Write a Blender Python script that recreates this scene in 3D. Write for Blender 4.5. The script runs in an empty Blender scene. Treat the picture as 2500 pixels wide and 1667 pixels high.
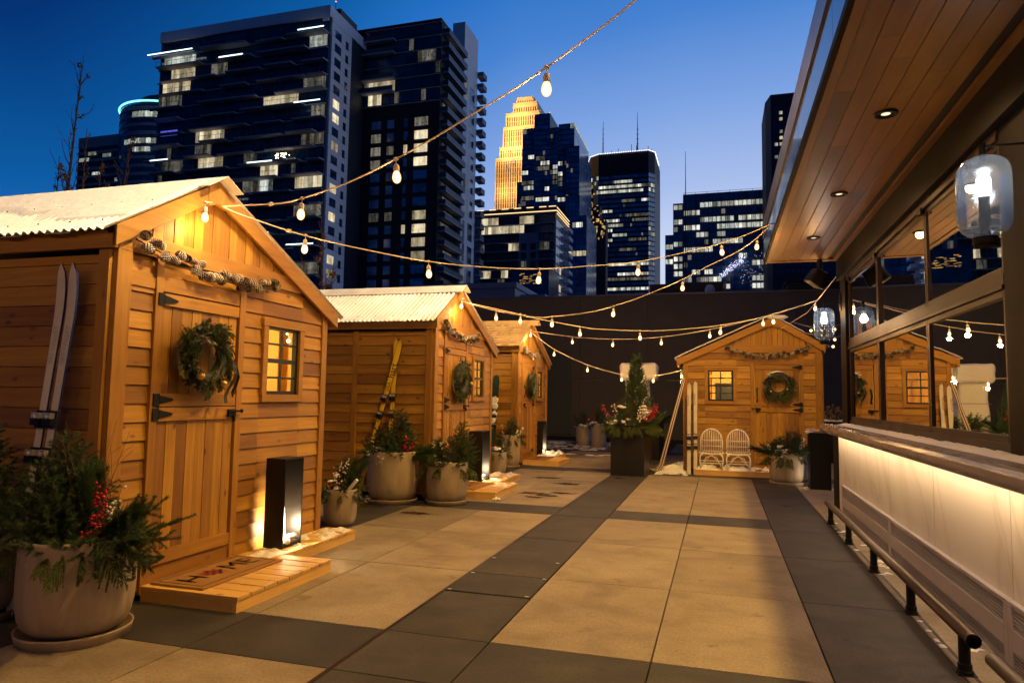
import bpy, bmesh, math, random
import numpy as np
from mathutils import Vector, Matrix, noise
random.seed(7); rng = np.random.default_rng(7)
S = bpy.context.scene
COL = S.collection
PI = math.pi
# ------------------------------------------------------------------ materials
class NT:
    def __init__(s, name):
        s.m = bpy.data.materials.new(name); s.m.use_nodes = True
        s.t = s.m.node_tree; s.t.nodes.clear(); s.L = s.t.links
        s.out = s.t.nodes.new('ShaderNodeOutputMaterial')
    def n(s, typ, ins=None, **kw):
        nd = s.t.nodes.new('ShaderNode' + typ)
        for k, v in kw.items(): setattr(nd, k, v)
        if ins:
            for k, v in ins.items():
                if isinstance(v, bpy.types.NodeSocket): s.L.new(v, nd.inputs[k])
                else: nd.inputs[k].default_value = v
        return nd
    def math(s, op, a, b=0.0, c=None):
        i = {0: a, 1: b}
        if c is not None: i[2] = c
        return s.n('Math', i, operation=op).outputs[0]
    def ramp(s, fac, stops, interp='LINEAR'):
        r = s.n('ValToRGB', {0: fac}); r.color_ramp.interpolation = interp
        e = r.color_ramp.elements
        while len(e) < len(stops): e.new(0.5)
        for q, (p, c) in zip(e, stops):
            q.position = p; q.color = (*c, 1) if len(c) == 3 else c
        return r.outputs[0]
    def mix(s, f, a, b, mode='MIX'):
        nd = s.n('Mix', None, data_type='RGBA', blend_type=mode)
        for k, v in ((0, f), (6, a), (7, b)):
            if isinstance(v, bpy.types.NodeSocket): s.L.new(v, nd.inputs[k])
            else: nd.inputs[k].default_value = (*v, 1) if isinstance(v, tuple) and len(v) == 3 else v
        return nd.outputs[2]
    def pos(s): return s.n('NewGeometry').outputs['Position']
    def obj(s): return s.n('TexCoord').outputs['Object']
    def bv(s): return s.n('Attribute', attribute_name='bv').outputs['Fac']
    def noise(s, vec, scale, detail=4, rough=.55, dist=0):
        return s.n('TexNoise', {'Vector': vec, 'Scale': scale, 'Detail': detail, 'Roughness': rough, 'Distortion': dist}).outputs[0]
    def bump(s, h, st=.2, d=.01):
        return s.n('Bump', {'Height': h, 'Strength': st, 'Distance': d}).outputs[0]
    def pr(s, **kw):
        m = {'base': 'Base Color', 'rough': 'Roughness', 'metal': 'Metallic', 'norm': 'Normal', 'ec': 'Emission Color', 'es': 'Emission Strength',
             'spec': 'Specular IOR Level', 'ior': 'IOR', 'sss': 'Subsurface Weight', 'trans': 'Transmission Weight', 'coat': 'Coat Weight', 'sheen': 'Sheen Weight', 'alpha': 'Alpha'}
        ins = {}
        for k, v in kw.items():
            if isinstance(v, tuple) and len(v) == 3: v = (*v, 1)
            ins[m[k]] = v
        p = s.n('BsdfPrincipled', ins); return p
    def done(s, sh):
        s.L.new(sh.outputs[0] if hasattr(sh, 'outputs') else sh, s.out.inputs[0]); return s.m

def wood(name, axis, cols, rough=.6, knots=1.0, coat=0.0, across=26.0, bvamt=.5):
    t = NT(name); o = t.obj(); b = t.bv()
    off = t.n('CombineXYZ', {0: t.math('MULTIPLY', b, 37.1), 1: t.math('MULTIPLY', b, 91.7), 2: t.math('MULTIPLY', b, 53.3)}).outputs[0]
    v = t.n('VectorMath', {0: o, 1: off}, operation='ADD').outputs[0]
    sc = [across] * 3; sc[axis] = 1.6
    w = t.n('Mapping', {'Vector': v, 'Scale': tuple(sc)}).outputs[0]
    g = t.noise(w, 1.0, 6, .6, .6)
    sc2 = [90.] * 3; sc2[axis] = 4.
    g2 = t.noise(t.n('Mapping', {'Vector': v, 'Scale': tuple(sc2)}).outputs[0], 1., 3, .6)
    c = t.ramp(g, [(.25, cols[0]), (.5, cols[1]), (.72, cols[2])])
    c = t.mix(.45, c, cols[1])
    c = t.mix(t.math('MULTIPLY', g2, .30), c, tuple(x * .6 for x in cols[0]))
    tint = t.ramp(b, [(0, (.50, .40, .32)), (.2, (.74, .66, .58)), (.45, (.92, .88, .84)), (.7, (1.05, 1.03, 1.)), (.9, (1.22, 1.18, 1.12)), (1., (.62, .48, .40))])
    c = t.mix(bvamt * 1.6, c, tint, 'MULTIPLY')
    if knots:
        sk = [10.] * 3; sk[axis] = 5.2
        kv = t.n('Mapping', {'Vector': v, 'Scale': tuple(sk)}).outputs[0]
        kd = t.n('TexVoronoi', {'Vector': kv, 'Scale': 1., 'Randomness': 1.})
        kn = t.math('ADD', kd.outputs[0], t.math('MULTIPLY', t.noise(kv, 9, 2), .08))
        k = t.ramp(kn, [(.13, (0, 0, 0)), (.24, (1, 1, 1))])
        pres = t.math('GREATER_THAN', t.n('SeparateColor', {0: kd.outputs[1]}).outputs[0], .45)
        kk = t.math('MULTIPLY', t.math('SUBTRACT', 1., t.n('SeparateColor', {0: k}).outputs[0]), pres)
        c = t.mix(t.math('MULTIPLY', kk, .85 * knots), c, (.085, .026, .009))
    dirt = t.noise(o, 2.3, 3)
    c = t.mix(t.math('MULTIPLY', t.ramp(dirt, [(.45, (0, 0, 0)), (.75, (1, 1, 1))]), .25), c, (.16, .07, .03))
    p = t.pr(base=c, rough=rough, norm=t.bump(t.math('ADD', g, t.math('MULTIPLY', g2, .5)), .35, .004), coat=coat)
    if coat: p.inputs['Coat Roughness'].default_value = .28
    return t.done(p)

def plain(name, col, rough=.5, metal=0., nscale=30., var=.15, bump=.1, **kw):
    t = NT(name); o = t.obj(); nz = t.noise(o, nscale, 5)
    c = t.mix(nz, tuple(x * (1 - var) for x in col), tuple(min(1, x * (1 + var)) for x in col))
    big = t.noise(o, 1.7, 3); r = t.math('ADD', t.math('MULTIPLY', t.math('SUBTRACT', big, .5), .25), rough)
    return t.done(t.pr(base=c, rough=r, metal=metal, norm=t.bump(nz, bump, .004), **kw))

def m_bulb():
    t = NT('bulb_glow'); lw = t.n('LayerWeight', {'Blend': .45}).outputs['Facing']
    c = t.ramp(lw, [(0, (1., .80, .46)), (.40, (1., .56, .17)), (.85, (1., .28, .04))])
    st = t.math('SUBTRACT', 5.0, t.math('MULTIPLY', lw, 4.0))
    return t.done(t.n('Emission', {'Color': c, 'Strength': st}))
def emit(name, col, st):
    t = NT(name); return t.done(t.n('Emission', {'Color': (*col, 1), 'Strength': st}))

CED = [(.20, .080, .006), (.44, .222, .020), (.62, .37, .05)]
CED2 = [(.62, .36, .10), (.78, .49, .15), (.86, .58, .20)]
OAK = [(.11, .040, .004), (.24, .102, .012), (.38, .175, .028)]
M = {}
for ax, nm in ((0, 'x'), (1, 'y'), (2, 'z')):
    M['cedar_' + nm] = wood('cedar_' + nm, ax, CED, bvamt=.62)
    M['trim_' + nm] = wood('cedar_trim_' + nm, ax, [(.21, .085, .006), (.40, .19, .018), (.54, .285, .038)], knots=.5, bvamt=.25)
    M['pine_' + nm] = wood('new_pine_' + nm, ax, CED2, knots=.7, bvamt=.2)
M['soffit'] = wood('varnished_soffit', 1, OAK, rough=.42, knots=.0, coat=.25, across=13., bvamt=.62)
M['black'] = plain('black_steel', (.009, .009, .010), .42, .0, 60, .2, .05, spec=.3)
M['iron'] = plain('black_iron', (.008, .008, .008), .55, spec=.2)
M['bronze'] = plain('bronze_anodised', (.010, .007, .005), .55, 0., 8, .2, .02, spec=.06)
M['frame'] = plain('window_frame_metal', (.028, .013, .006), .38, .0, 8, .2, .02, spec=.2)
M['steel'] = plain('brushed_rail', (.11, .085, .065), .38, .85, 60, .2, .03)
M['fascia'] = plain('fascia_metal', (.16, .165, .18), .35, .7, 4, .1, .01)
M['fglass'] = plain('fascia_glass', (.03, .05, .10), .1, .3, 2, .05, .0)
M['white'] = plain('white_enamel', (.72, .70, .68), .4)
M['heater'] = plain('heater_enamel', (.40, .35, .34), .45, 0, 10, .06, .03)
M['rattan'] = plain('white_rattan', (.90, .88, .85), .55, 0, 80, .1, .2)
M['gold'] = plain('gold_bell', (.8, .52, .16), .3, .9)
M['red'] = plain('red_berry', (.42, .008, .012), .25, 0, 30, .3, .02)
M['wberry'] = plain('white_berry', (.78, .72, .62), .5)
M['ribbon'] = plain('dark_ribbon', (.012, .01, .012), .6)
M['bark'] = plain('bark', (.10, .055, .03), .8, 0, 60, .5, .5)
M['twig'] = plain('twig', (.16, .06, .035), .7, 0, 60, .3, .3)
M['cable'] = plain('cream_cable', (.82, .72, .60), .55, 0, 60, .1, .1)
M['socket'] = plain('cream_socket', (.75, .66, .55), .5)
M['dkwall'] = plain('dark_cladding', (.085, .070, .056), .62, .1, 3, .15, .05)
M['dkdoor'] = plain('dark_door', (.055, .062, .052), .45, .2, 3, .15, .02)
M['ground'] = plain('distant_ground', (.03, .03, .03), .9)
M['hback'] = plain('grille_recess', (.09, .08, .075), .6)
M['rubber'] = plain('rubber', (.02, .02, .02), .8)
M['blueski'] = plain('ski_blue', (.012, .03, .14), .35)
M['graymetal'] = plain('binding_metal', (.45, .45, .48), .35, .6)
M['yellow'] = plain('yellow_ski', (.80, .50, .01), .38, 0, 12, .08)
M['ink'] = plain('ink', (.01, .01, .01), .5)
M['inkred'] = plain('ink_red', (.30, .02, .03), .8, 0, 40, .3)
M['skiwhite'] = plain('white_ski_topsheet', (.60, .55, .47), .4, 0, 9, .14)
M['oldski'] = plain('old_wood_ski', (.20, .11, .06), .6, 0, 14, .3)
M['shake'] = wood('cedar_shake', 1, [(.42, .25, .10), (.62, .40, .17), (.75, .52, .25)], knots=.2, bvamt=.35)
M['goldlit'] = plain('golden_lit_leaf', (.45, .26, .05), .6)  # golden lamplight put into the leaf colour

def m_snow():
    t = NT('snow'); o = t.pos(); a = t.noise(o, 22, 6, .6); b = t.noise(o, 160, 3)
    h = t.math('ADD', a, t.math('MULTIPLY', b, .35))
    return t.done(t.pr(base=t.mix(a, (.74, .73, .73), (.90, .89, .88)), rough=.6, norm=t.bump(h, .5, .012), sss=.12))
M['snow'] = m_snow()
def m_pot():
    t = NT('glazed_stone_pot'); o = t.obj()
    w = t.n('Mapping', {'Vector': o, 'Scale': (6., 6., 1.2)}).outputs[0]
    a = t.noise(w, 1.4, 5, .6, 1.2); b = t.noise(o, 55, 4)
    c = t.ramp(a, [(.3, (.27, .205, .145)), (.55, (.36, .28, .20)), (.75, (.43, .345, .255))])
    c = t.mix(t.math('MULTIPLY', b, .2), c, (.18, .13, .09))
    sp = t.ramp(t.noise(o, 9, 2), [(.70, (0, 0, 0)), (.78, (1, 1, 1))])
    c = t.mix(t.math('MULTIPLY', sp, .25), c, (.5, .45, .38))
    return t.done(t.pr(base=c, rough=.5, norm=t.bump(b, .12, .003)))
M['pot'] = m_pot()
def m_paver(name, c0, c1, c2):
    t = NT(name); o = t.pos(); b = t.bv()
    off = t.n('CombineXYZ', {0: t.math('MULTIPLY', b, 61.), 1: t.math('MULTIPLY', b, 17.), 2: 0.}).outputs[0]
    v = t.n('VectorMath', {0: o, 1: off}, operation='ADD').outputs[0]
    a = t.noise(v, 1.6, 6, .62, .4); f = t.noise(v, 60, 5, .7); s = t.noise(v, 260, 2)
    c = t.ramp(a, [(.36, c0), (.50, c1), (.64, c2)])
    c = t.mix(t.math('MULTIPLY', t.ramp(f, [(.38, (0, 0, 0)), (.66, (1, 1, 1))]), .62), c, tuple(x * .62 for x in c0))
    c = t.mix(t.math('MULTIPLY', t.ramp(s, [(.62, (0, 0, 0)), (.72, (1, 1, 1))]), .35), c, tuple(min(1, x * 1.5) for x in c2))
    sv = t.n('Mapping', {'Vector': v, 'Scale': (1.6, 2.6, 1.)}).outputs[0]
    stn = t.ramp(t.noise(sv, 1.3, 5, .65, .3), [(.50, (0, 0, 0)), (.72, (1, 1, 1))])
    c = t.mix(t.math('MULTIPLY', stn, .40), c, tuple(x * .5 for x in c0))
    blot = t.ramp(t.noise(v, 3.7, 3, .5, 0.), [(.66, (0, 0, 0)), (.72, (1, 1, 1))])
    c = t.mix(t.math('MULTIPLY', blot, .5), c, tuple(x * .45 for x in c0))
    hue = t.ramp(b, [(0, (.76, .75, .73)), (.4, (1, 1, 1)), (.7, (.88, .86, .84)), (1, (1.04, 1.01, .96))])
    c = t.mix(1., c, hue, 'MULTIPLY')
    r = t.math('ADD', .58, t.math('MULTIPLY', a, .25))
    return t.done(t.pr(base=c, rough=r, spec=.35, norm=t.bump(t.math('ADD', f, s), .55, .005)))
M['pave_light'] = m_paver('light_paver', (.25, .20, .145), (.345, .285, .215), (.41, .345, .265))
M['pave_dark'] = m_paver('dark_paver', (.036, .034, .036), (.062, .058, .060), (.098, .090, .090))
M['wet'] = plain('wet_stain', (.05, .035, .022), .25)
def m_marble():
    t = NT('marble_panel'); o = t.pos(); b = t.bv()
    off = t.n('CombineXYZ', {0: t.math('MULTIPLY', b, 11.), 1: t.math('MULTIPLY', b, 23.), 2: t.math('MULTIPLY', b, 7.)}).outputs[0]
    v = t.n('VectorMath', {0: o, 1: off}, operation='ADD').outputs[0]
    v = t.n('Mapping', {'Vector': v, 'Rotation': (.5, 0, 0)}).outputs[0]
    w = t.n('Mapping', {'Vector': v, 'Scale': (1., 1.15, .40)}).outputs[0]
    a = t.noise(w, 1.3, 4, .5, .9)
    vein = t.ramp(a, [(.36, (.66, .60, .50)), (.46, (.60, .53, .42)), (.50, (.44, .36, .27)), (.535, (.60, .52, .42)), (.68, (.70, .64, .54))])
    vein = t.mix(.45, vein, (.66, .60, .49))
    return t.done(t.pr(base=vein, rough=.28))
M['marble'] = m_marble()
def m_ledge():
    t = NT('ledge_stone'); o = t.pos()
    w = t.n('Mapping', {'Vector': o, 'Scale': (9., 1.2, 9.)}).outputs[0]
    a = t.noise(w, 1.5, 6, .6, 1.)
    c = t.ramp(a, [(.3, (.17, .14, .135)), (.55, (.25, .215, .205)), (.75, (.33, .29, .28))])
    return t.done(t.pr(base=c, rough=.24))
M['ledge'] = m_ledge()
def m_fol(name, c0, c1, c2, rough=.55):
    t = NT(name); b = t.bv()
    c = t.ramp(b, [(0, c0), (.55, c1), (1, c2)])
    p = t.pr(base=c, rough=rough)
    tr = t.n('BsdfTranslucent', {'Color': c})
    return t.done(t.n('MixShader', {0: .18, 1: p.outputs[0], 2: tr.outputs[0]}))
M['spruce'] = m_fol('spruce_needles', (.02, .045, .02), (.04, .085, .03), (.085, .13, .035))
M['pineneedle'] = m_fol('pine_needles', (.025, .05, .018), (.05, .095, .028), (.10, .14, .04))
M['cedarleaf'] = m_fol('cedar_sprays', (.035, .06, .012), (.08, .12, .022), (.17, .19, .04))
M['darkleaf'] = m_fol('dark_leaves', (.018, .03, .018), (.035, .055, .03), (.07, .10, .055))
M['eucal'] = m_fol('eucalyptus', (.10, .12, .08), (.18, .19, .12), (.26, .24, .16))
M['cone'] = plain('pine_cone', (.08, .04, .02), .75, 0, 60, .4)
M['conetip'] = plain('pine_cone_frosted_tip', (.62, .54, .44), .7)
M['deadleaf'] = plain('dry_leaves', (.22, .11, .04), .8)
def m_coir():
    t = NT('coir_mat'); o = t.obj(); a = t.noise(o, 240, 3, .7); b = t.noise(o, 14, 3)
    c = t.ramp(a, [(.3, (.20, .09, .02)), (.55, (.42, .22, .06)), (.75, (.56, .33, .11))])
    return t.done(t.pr(base=t.mix(t.math('MULTIPLY', b, .3), c, (.3, .14, .04)), rough=.9, norm=t.bump(a, 1., .006)))
M['coir'] = m_coir()
def m_metalroof():
    t = NT('corrugated_metal'); o = t.obj(); a = t.noise(o, 5, 5); d = t.ramp(t.noise(o, 2.2, 4, .6), [(.4, (0, 0, 0)), (.62, (1, 1, 1))])
    c = t.mix(t.math('MULTIPLY', d, .8), t.mix(a, (.66, .64, .61), (.76, .74, .71)), (.86, .85, .83))
    return t.done(t.pr(base=c, rough=t.math('ADD', .38, t.math('MULTIPLY', d, .3)), metal=.1))
M['roofmetal'] = m_metalroof()
def m_pane(name, tint, refl, rough=.01):
    t = NT(name)
    lw = t.n('Fresnel', {'IOR': 1.55}).outputs[0]
    f = t.math('MINIMUM', t.math('MULTIPLY', lw, refl), .95)
    nz = t.noise(t.pos(), 1.3, 2); bm = t.bump(nz, .05, .02)
    g = t.n('BsdfGlossy', {'Color': (.95, .95, .95, 1), 'Roughness': rough, 'Normal': bm})
    tr = t.n('BsdfTransparent', {'Color': (*tint, 1)})
    return t.done(t.n('MixShader', {0: f, 1: tr.outputs[0], 2: g.outputs[0]}))
M['pane'] = m_pane('window_glass', (.86, .88, .86), 1.3)
M['barpane'] = m_pane('bar_window_glass', (.55, .66, .58), 1.9)
def m_seed():
    t = NT('seeded_glass'); o = t.obj(); nz = t.noise(o, 120, 3, .7); sp = t.ramp(nz, [(.55, (0, 0, 0)), (.66, (1, 1, 1))])
    f = t.math('MINIMUM', t.math('MULTIPLY', t.n('Fresnel', {'IOR': 1.5}).outputs[0], 1.3), .9)
    g = t.n('BsdfGlossy', {'Color': (.9, .95, 1, 1), 'Roughness': .05, 'Normal': t.bump(nz, .3, .002)})
    tr = t.n('BsdfTransparent', {'Color': (.88, .90, .90, 1)}); tl = t.n('BsdfTranslucent', {'Color': (.75, .82, .88, 1)})
    a = t.n('MixShader', {0: t.math('ADD', .045, t.math('MULTIPLY', sp, .14)), 1: tr.outputs[0], 2: tl.outputs[0]})
    return t.done(t.n('MixShader', {0: f, 1: a.outputs[0], 2: g.outputs[0]}))
M['lampglass'] = m_seed()
M['bulbglass'] = m_bulb()
M['lampglow'] = emit('lamp_glow', (.86, .94, 1.), 30.)
M['filglow'] = emit('white_lamp_glow', (1., .8, .5), 14.)
M['down'] = emit('downlight_glow', (1., .80, .52), 1.3)
M['led'] = emit('led_line', (.75, .95, 1.), 2.6)
M['cyan'] = emit('cyan_ring', (.25, .95, 1.), 1.9)
M['spark'] = emit('holiday_sparkle', (.72, .70, 1.), 3.)
M['goldline'] = emit('roofline_glow', (1., .66, .3), 1.6)
M['bluewin'] = emit('blue_lit_window', (.12, .14, .9), .8)
M['strip'] = emit('strip_glow', (1., .76, .46), 5.)
M['beacon'] = emit('red_beacon', (1., .25, .25), 3.)
def m_lit(name, ca, cb, st, sc):
    t = NT(name); o = t.obj()
    v = t.n('Mapping', {'Vector': o, 'Scale': (1., 1., .12)}).outputs[0]
    nz = t.noise(v, sc * 1.6, 3); n2 = t.noise(o, sc * 2.2, 2)
    f = t.math('ADD', t.math('MULTIPLY', nz, .7), t.math('MULTIPLY', n2, .3))
    c = t.ramp(f, [(.34, tuple(x * .22 for x in ca)), (.46, tuple(x * .8 for x in ca)), (.62, cb)])
    e = t.n('Emission', {'Color': c, 'Strength': t.math('MULTIPLY', t.n('SeparateColor', {0: t.ramp(t.bv(), [(0, (.25,)*3), (.35, (.6,)*3), (.8, (1.,)*3), (1., (1.35,)*3)])}).outputs[0], st)})
    return t.done(e)
M['lit_a'] = m_lit('lit_window_warm', (.75, .60, .36), (1., .88, .60), .85, .55)
M['lit_b'] = m_lit('lit_window_cool', (.52, .58, .50), (.95, 1., .9), .75, .7)
M['lit_dim'] = m_lit('lit_window_dim', (.18, .17, .14), (.42, .38, .30), .5, .8)
M['lit_off'] = m_lit('lit_office_window', (.65, .66, .55), (1., .97, .84), 1.05, .45)
def m_glass(name, c, rough, spec=.5):
    t = NT(name); o = t.obj(); b = t.bv()
    a = t.n('TexVoronoi', {'Vector': o, 'Scale': .35}, distance='CHEBYCHEV').outputs[1]
    v = t.n('SeparateColor', {0: a}).outputs[0]
    cc = t.mix(v, tuple(x * .5 for x in c), tuple(x * 1.5 for x in c))
    return t.done(t.pr(base=cc, rough=rough, spec=spec, ior=1.6))
M['tglass'] = m_glass('tower_glass', (.020, .048, .10), .14, .7)
M['tglass2'] = m_glass('tower_glass_blue', (.045, .20, .42), .16, .9)
M['tglass3'] = m_glass('tower_glass_bright', (.10, .17, .30), .2, 1.)
M['tdark'] = plain('dark_brick', (.022, .019, .02), .8, 0, 1., .25, .0)
M['tcharcoal'] = plain('charcoal_panel', (.02, .026, .042), .6, 0, 1., .2, .0)
M['twhite'] = plain('white_precast', (.82, .74, .76), .7, 0, .6, .1, .0)
M['tslab'] = plain('balcony_concrete', (.42, .40, .43), .8, 0, .8, .2, .0)
M['tgrey'] = plain('grey_precast', (.28, .27, .31), .8, 0, .7, .15, .0)
M['tbeige'] = plain('beige_stone_spandrel', (.20, .16, .17), .8, 0, .7, .1, .0)
M['tmullion'] = plain('mullion', (.07, .085, .11), .5, .4, 1, .1, .0)
M['rightt'] = plain('dark_red_granite', (.055, .035, .045), .7, 0, .5, .1, .0)
M['idsband'] = plain('dark_louvre_band', (.018, .010, .016), .7, 0, .5, .2, .0)
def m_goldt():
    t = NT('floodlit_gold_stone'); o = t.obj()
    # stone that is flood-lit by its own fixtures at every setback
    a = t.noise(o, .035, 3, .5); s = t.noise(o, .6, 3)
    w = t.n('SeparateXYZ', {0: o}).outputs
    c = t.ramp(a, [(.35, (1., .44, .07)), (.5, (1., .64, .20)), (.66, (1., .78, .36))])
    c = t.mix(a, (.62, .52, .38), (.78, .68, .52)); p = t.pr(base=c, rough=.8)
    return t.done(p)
M['goldstone'] = m_goldt()
M['golddark'] = plain('gold_tower_glass', (.07, .04, .015), .4, 0, 1., .3, .0)

# ------------------------------------------------------------------ mesh builder
class MB:
    def __init__(s, T=None): s.v = []; s.f = []; s.b = []; s.mi = []; s.T = T; s.cur = 0
    def add(s, vs, fs, bv=None):
        if bv is None: bv = random.random()
        n = len(s.v)
        for p in vs:
            s.v.append(tuple(s.T(p)) if s.T else tuple(p))
        for f in fs: s.f.append(tuple(i + n for i in f)); s.b.append(bv); s.mi.append(s.cur)
    def box(s, x0, x1, y0, y1, z0, z1, bv=None):
        s.add([(x0, y0, z0), (x1, y0, z0), (x1, y1, z0), (x0, y1, z0), (x0, y0, z1), (x1, y0, z1), (x1, y1, z1), (x0, y1, z1)],
              [(0, 3, 2, 1), (4, 5, 6, 7), (0, 1, 5, 4), (1, 2, 6, 5), (2, 3, 7, 6), (3, 0, 4, 7)], bv)
    def prism(s, prof, a, b, ax, bv=None):
        # prof: list of (p,q) on the two other axes (cyclic order), extruded along ax
        def mk(p, q, t): return (t, p, q) if ax == 0 else ((p, t, q) if ax == 1 else (p, q, t))
        n = len(prof)
        vs = [mk(p, q, a) for p, q in prof] + [mk(p, q, b) for p, q in prof]
        fs = [tuple(range(n)), tuple(range(2 * n - 1, n - 1, -1))] + [(i, (i + 1) % n, n + (i + 1) % n, n + i) for i in range(n)]
        s.add(vs, fs, bv)
    def tube(s, pts, r, n=8, caps=True, bv=None):
        pts = [Vector(p) for p in pts]; m = len(pts)
        rs = r if isinstance(r, (list, tuple)) else [r] * m
        vs = []; up = Vector((0, 0, 1)); prev = None
        for i, p in enumerate(pts):
            d = (pts[min(i + 1, m - 1)] - pts[max(i - 1, 0)]).normalized()
            if prev is None:
                a = d.cross(up)
                if a.length < .01: a = d.cross(Vector((1, 0, 0)))
            else: a = prev - d * prev.dot(d)
            a.normalize(); prev = a; c = d.cross(a)
            for k in range(n):
                t = 2 * PI * k / n; vs.append(p + (a * math.cos(t) + c * math.sin(t)) * rs[i])
        fs = []
        for i in range(m - 1):
            for k in range(n):
                fs.append((i * n + k, i * n + (k + 1) % n, (i + 1) * n + (k + 1) % n, (i + 1) * n + k))
        if caps: fs += [tuple(range(n - 1, -1, -1)), tuple(range((m - 1) * n, m * n))]
        s.add(vs, fs, bv)
    def lathe(s, prof, c=(0, 0, 0), n=48, bv=None):
        vs = []; fs = []; m = len(prof)
        for r, z in prof:
            for k in range(n):
                t = 2 * PI * k / n; vs.append((c[0] + r * math.cos(t), c[1] + r * math.sin(t), c[2] + z))
        for i in range(m - 1):
            for k in range(n): fs.append((i * n + k, i * n + (k + 1) % n, (i + 1) * n + (k + 1) % n, (i + 1) * n + k))
        if prof[0][0] > 1e-4: fs.append(tuple(range(n - 1, -1, -1)))
        if prof[-1][0] > 1e-4: fs.append(tuple(range((m - 1) * n, m * n)))
        s.add(vs, fs, bv)
    def ico(s, c, r, sub=1, sc=(1, 1, 1), jit=0., bv=None):
        vs, fs = ICO[sub]; c = Vector(c)
        o = []
        for v in vs:
            k = 1 + (noise.noise(Vector(v) * 1.7 + c * 13) * jit if jit else 0)
            o.append((c[0] + v[0] * r * sc[0] * k, c[1] + v[1] * r * sc[1] * k, c[2] + v[2] * r * sc[2] * k))
        s.add(o, fs, bv)
    def build(s, name, mat, parent=None, loc=None, smooth=False, recalc=True, bevel=0):
        if parent is not None: org = Vector(parent['_o'])
        else: org = Vector(loc if loc else (0, 0, 0))
        me = bpy.data.meshes.new(name)
        if len(s.v):
            va = np.array(s.v, dtype=np.float64) - np.array(org)
            me.from_pydata(va.tolist(), [], s.f)
        at = me.attributes.new('bv', 'FLOAT', 'FACE')
        if s.b: at.data.foreach_set('value', np.array(s.b, dtype=np.float32))
        mats = mat if isinstance(mat, (list, tuple)) else [mat]
        for m in mats: me.materials.append(m)
        if len(mats) > 1: me.polygons.foreach_set('material_index', s.mi)
        if smooth: me.polygons.foreach_set('use_smooth', [True] * len(s.f))
        if recalc and s.f:
            bm = bmesh.new(); bm.from_mesh(me); bmesh.ops.recalc_face_normals(bm, faces=bm.faces); bm.to_mesh(me); bm.free()
        me.update()
        o = bpy.data.objects.new(name, me); COL.objects.link(o)
        if parent is not None:
            o.parent = parent; o['_o'] = tuple(org)
        else:
            o.location = org; o['_o'] = tuple(org)
        if bevel:
            b = o.modifiers.new('bevel', 'BEVEL'); b.width = bevel; b.segments = 2; b.limit_method = 'ANGLE'
        return o
def _ico(sub):
    bm = bmesh.new(); bmesh.ops.create_icosphere(bm, subdivisions=sub, radius=1)
    r = ([tuple(v.co) for v in bm.verts], [tuple(v.index for v in f.verts) for f in bm.faces]); bm.free(); return r
ICO = {1: _ico(1), 2: _ico(2), 3: _ico(3)}

def tag(o, label=None, cat=None, group=None, kind=None):
    if label: o['label'] = label
    if cat: o['category'] = cat
    if group: o['group'] = group
    if kind: o['kind'] = kind
    return o
def thing(name, loc, label, cat, group=None):
    o = bpy.data.objects.new(name, None); COL.objects.link(o); o.location = loc; o['_o'] = tuple(loc)
    o.empty_display_size = .1
    return tag(o, label, cat, group)
def light(name, kind, loc, energy, col, size=.03, rot=None, parent=None, spot=None):
    l = bpy.data.lights.new(name, kind); l.energy = energy; l.color = col
    if kind == 'POINT': l.shadow_soft_size = size
    if kind == 'SPOT': l.shadow_soft_size = size; l.spot_size = spot[0]; l.spot_blend = spot[1]
    o = bpy.data.objects.new(name, l); COL.objects.link(o); o.location = loc
    if rot: o.rotation_euler = rot
    return o
def text_mesh(body, size, ext=.001):
    cu = bpy.data.curves.new('txt', 'FONT'); cu.body = body; cu.size = size; cu.extrude = ext
    cu.align_x = 'CENTER'; cu.align_y = 'CENTER'
    o = bpy.data.objects.new('txt', cu); COL.objects.link(o)
    bpy.context.view_layer.update()
    dg = bpy.context.evaluated_depsgraph_get(); me = bpy.data.meshes.new_from_object(o.evaluated_get(dg))
    vs = [tuple(v.co) for v in me.vertices]; fs = [tuple(p.vertices) for p in me.polygons]
    bpy.data.objects.remove(o); bpy.data.curves.remove(cu); bpy.data.meshes.remove(me)
    return vs, fs
def snow_patch(x0, x1, y0, y1, z, h=.03, thr=0., sc=5., res=.02, seed=0, base=None, edge=.0, T=None, edgefade=.05):
    """mounded snow lying on a flat area; cells where the noise says 'bare' are left out"""
    mb = MB(T); nx = max(2, int((x1 - x0) / res)); ny = max(2, int((y1 - y0) / res)); idx = {}
    def H(x, y):
        v = noise.fractal(Vector((x * sc, y * sc, seed * 7.3)), 1., 2.2, 4) + .25 * noise.noise(Vector((x * 31, y * 31, seed)))
        e = min(x - x0, x1 - x, y - y0, y1 - y) / edgefade
        return min(v - thr, (e - .4) * .5) * h * 1.6
    P = [[H(x0 + (x1 - x0) * i / nx, y0 + (y1 - y0) * j / ny) for j in range(ny + 1)] for i in range(nx + 1)]
    def vid(i, j):
        if (i, j) not in idx:
            hh = max(-.004, P[i][j]); idx[(i, j)] = len(vs)
            vs.append((x0 + (x1 - x0) * i / nx, y0 + (y1 - y0) * j / ny, z + hh))
        return idx[(i, j)]
    vs = []; fs = []
    for i in range(nx):
        for j in range(ny):
            if max(P[i][j], P[i + 1][j], P[i][j + 1], P[i + 1][j + 1]) > 0:
                fs.append((vid(i, j), vid(i + 1, j), vid(i + 1, j + 1), vid(i, j + 1)))
    mb.add(vs, fs, .5)
    return mb
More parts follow.
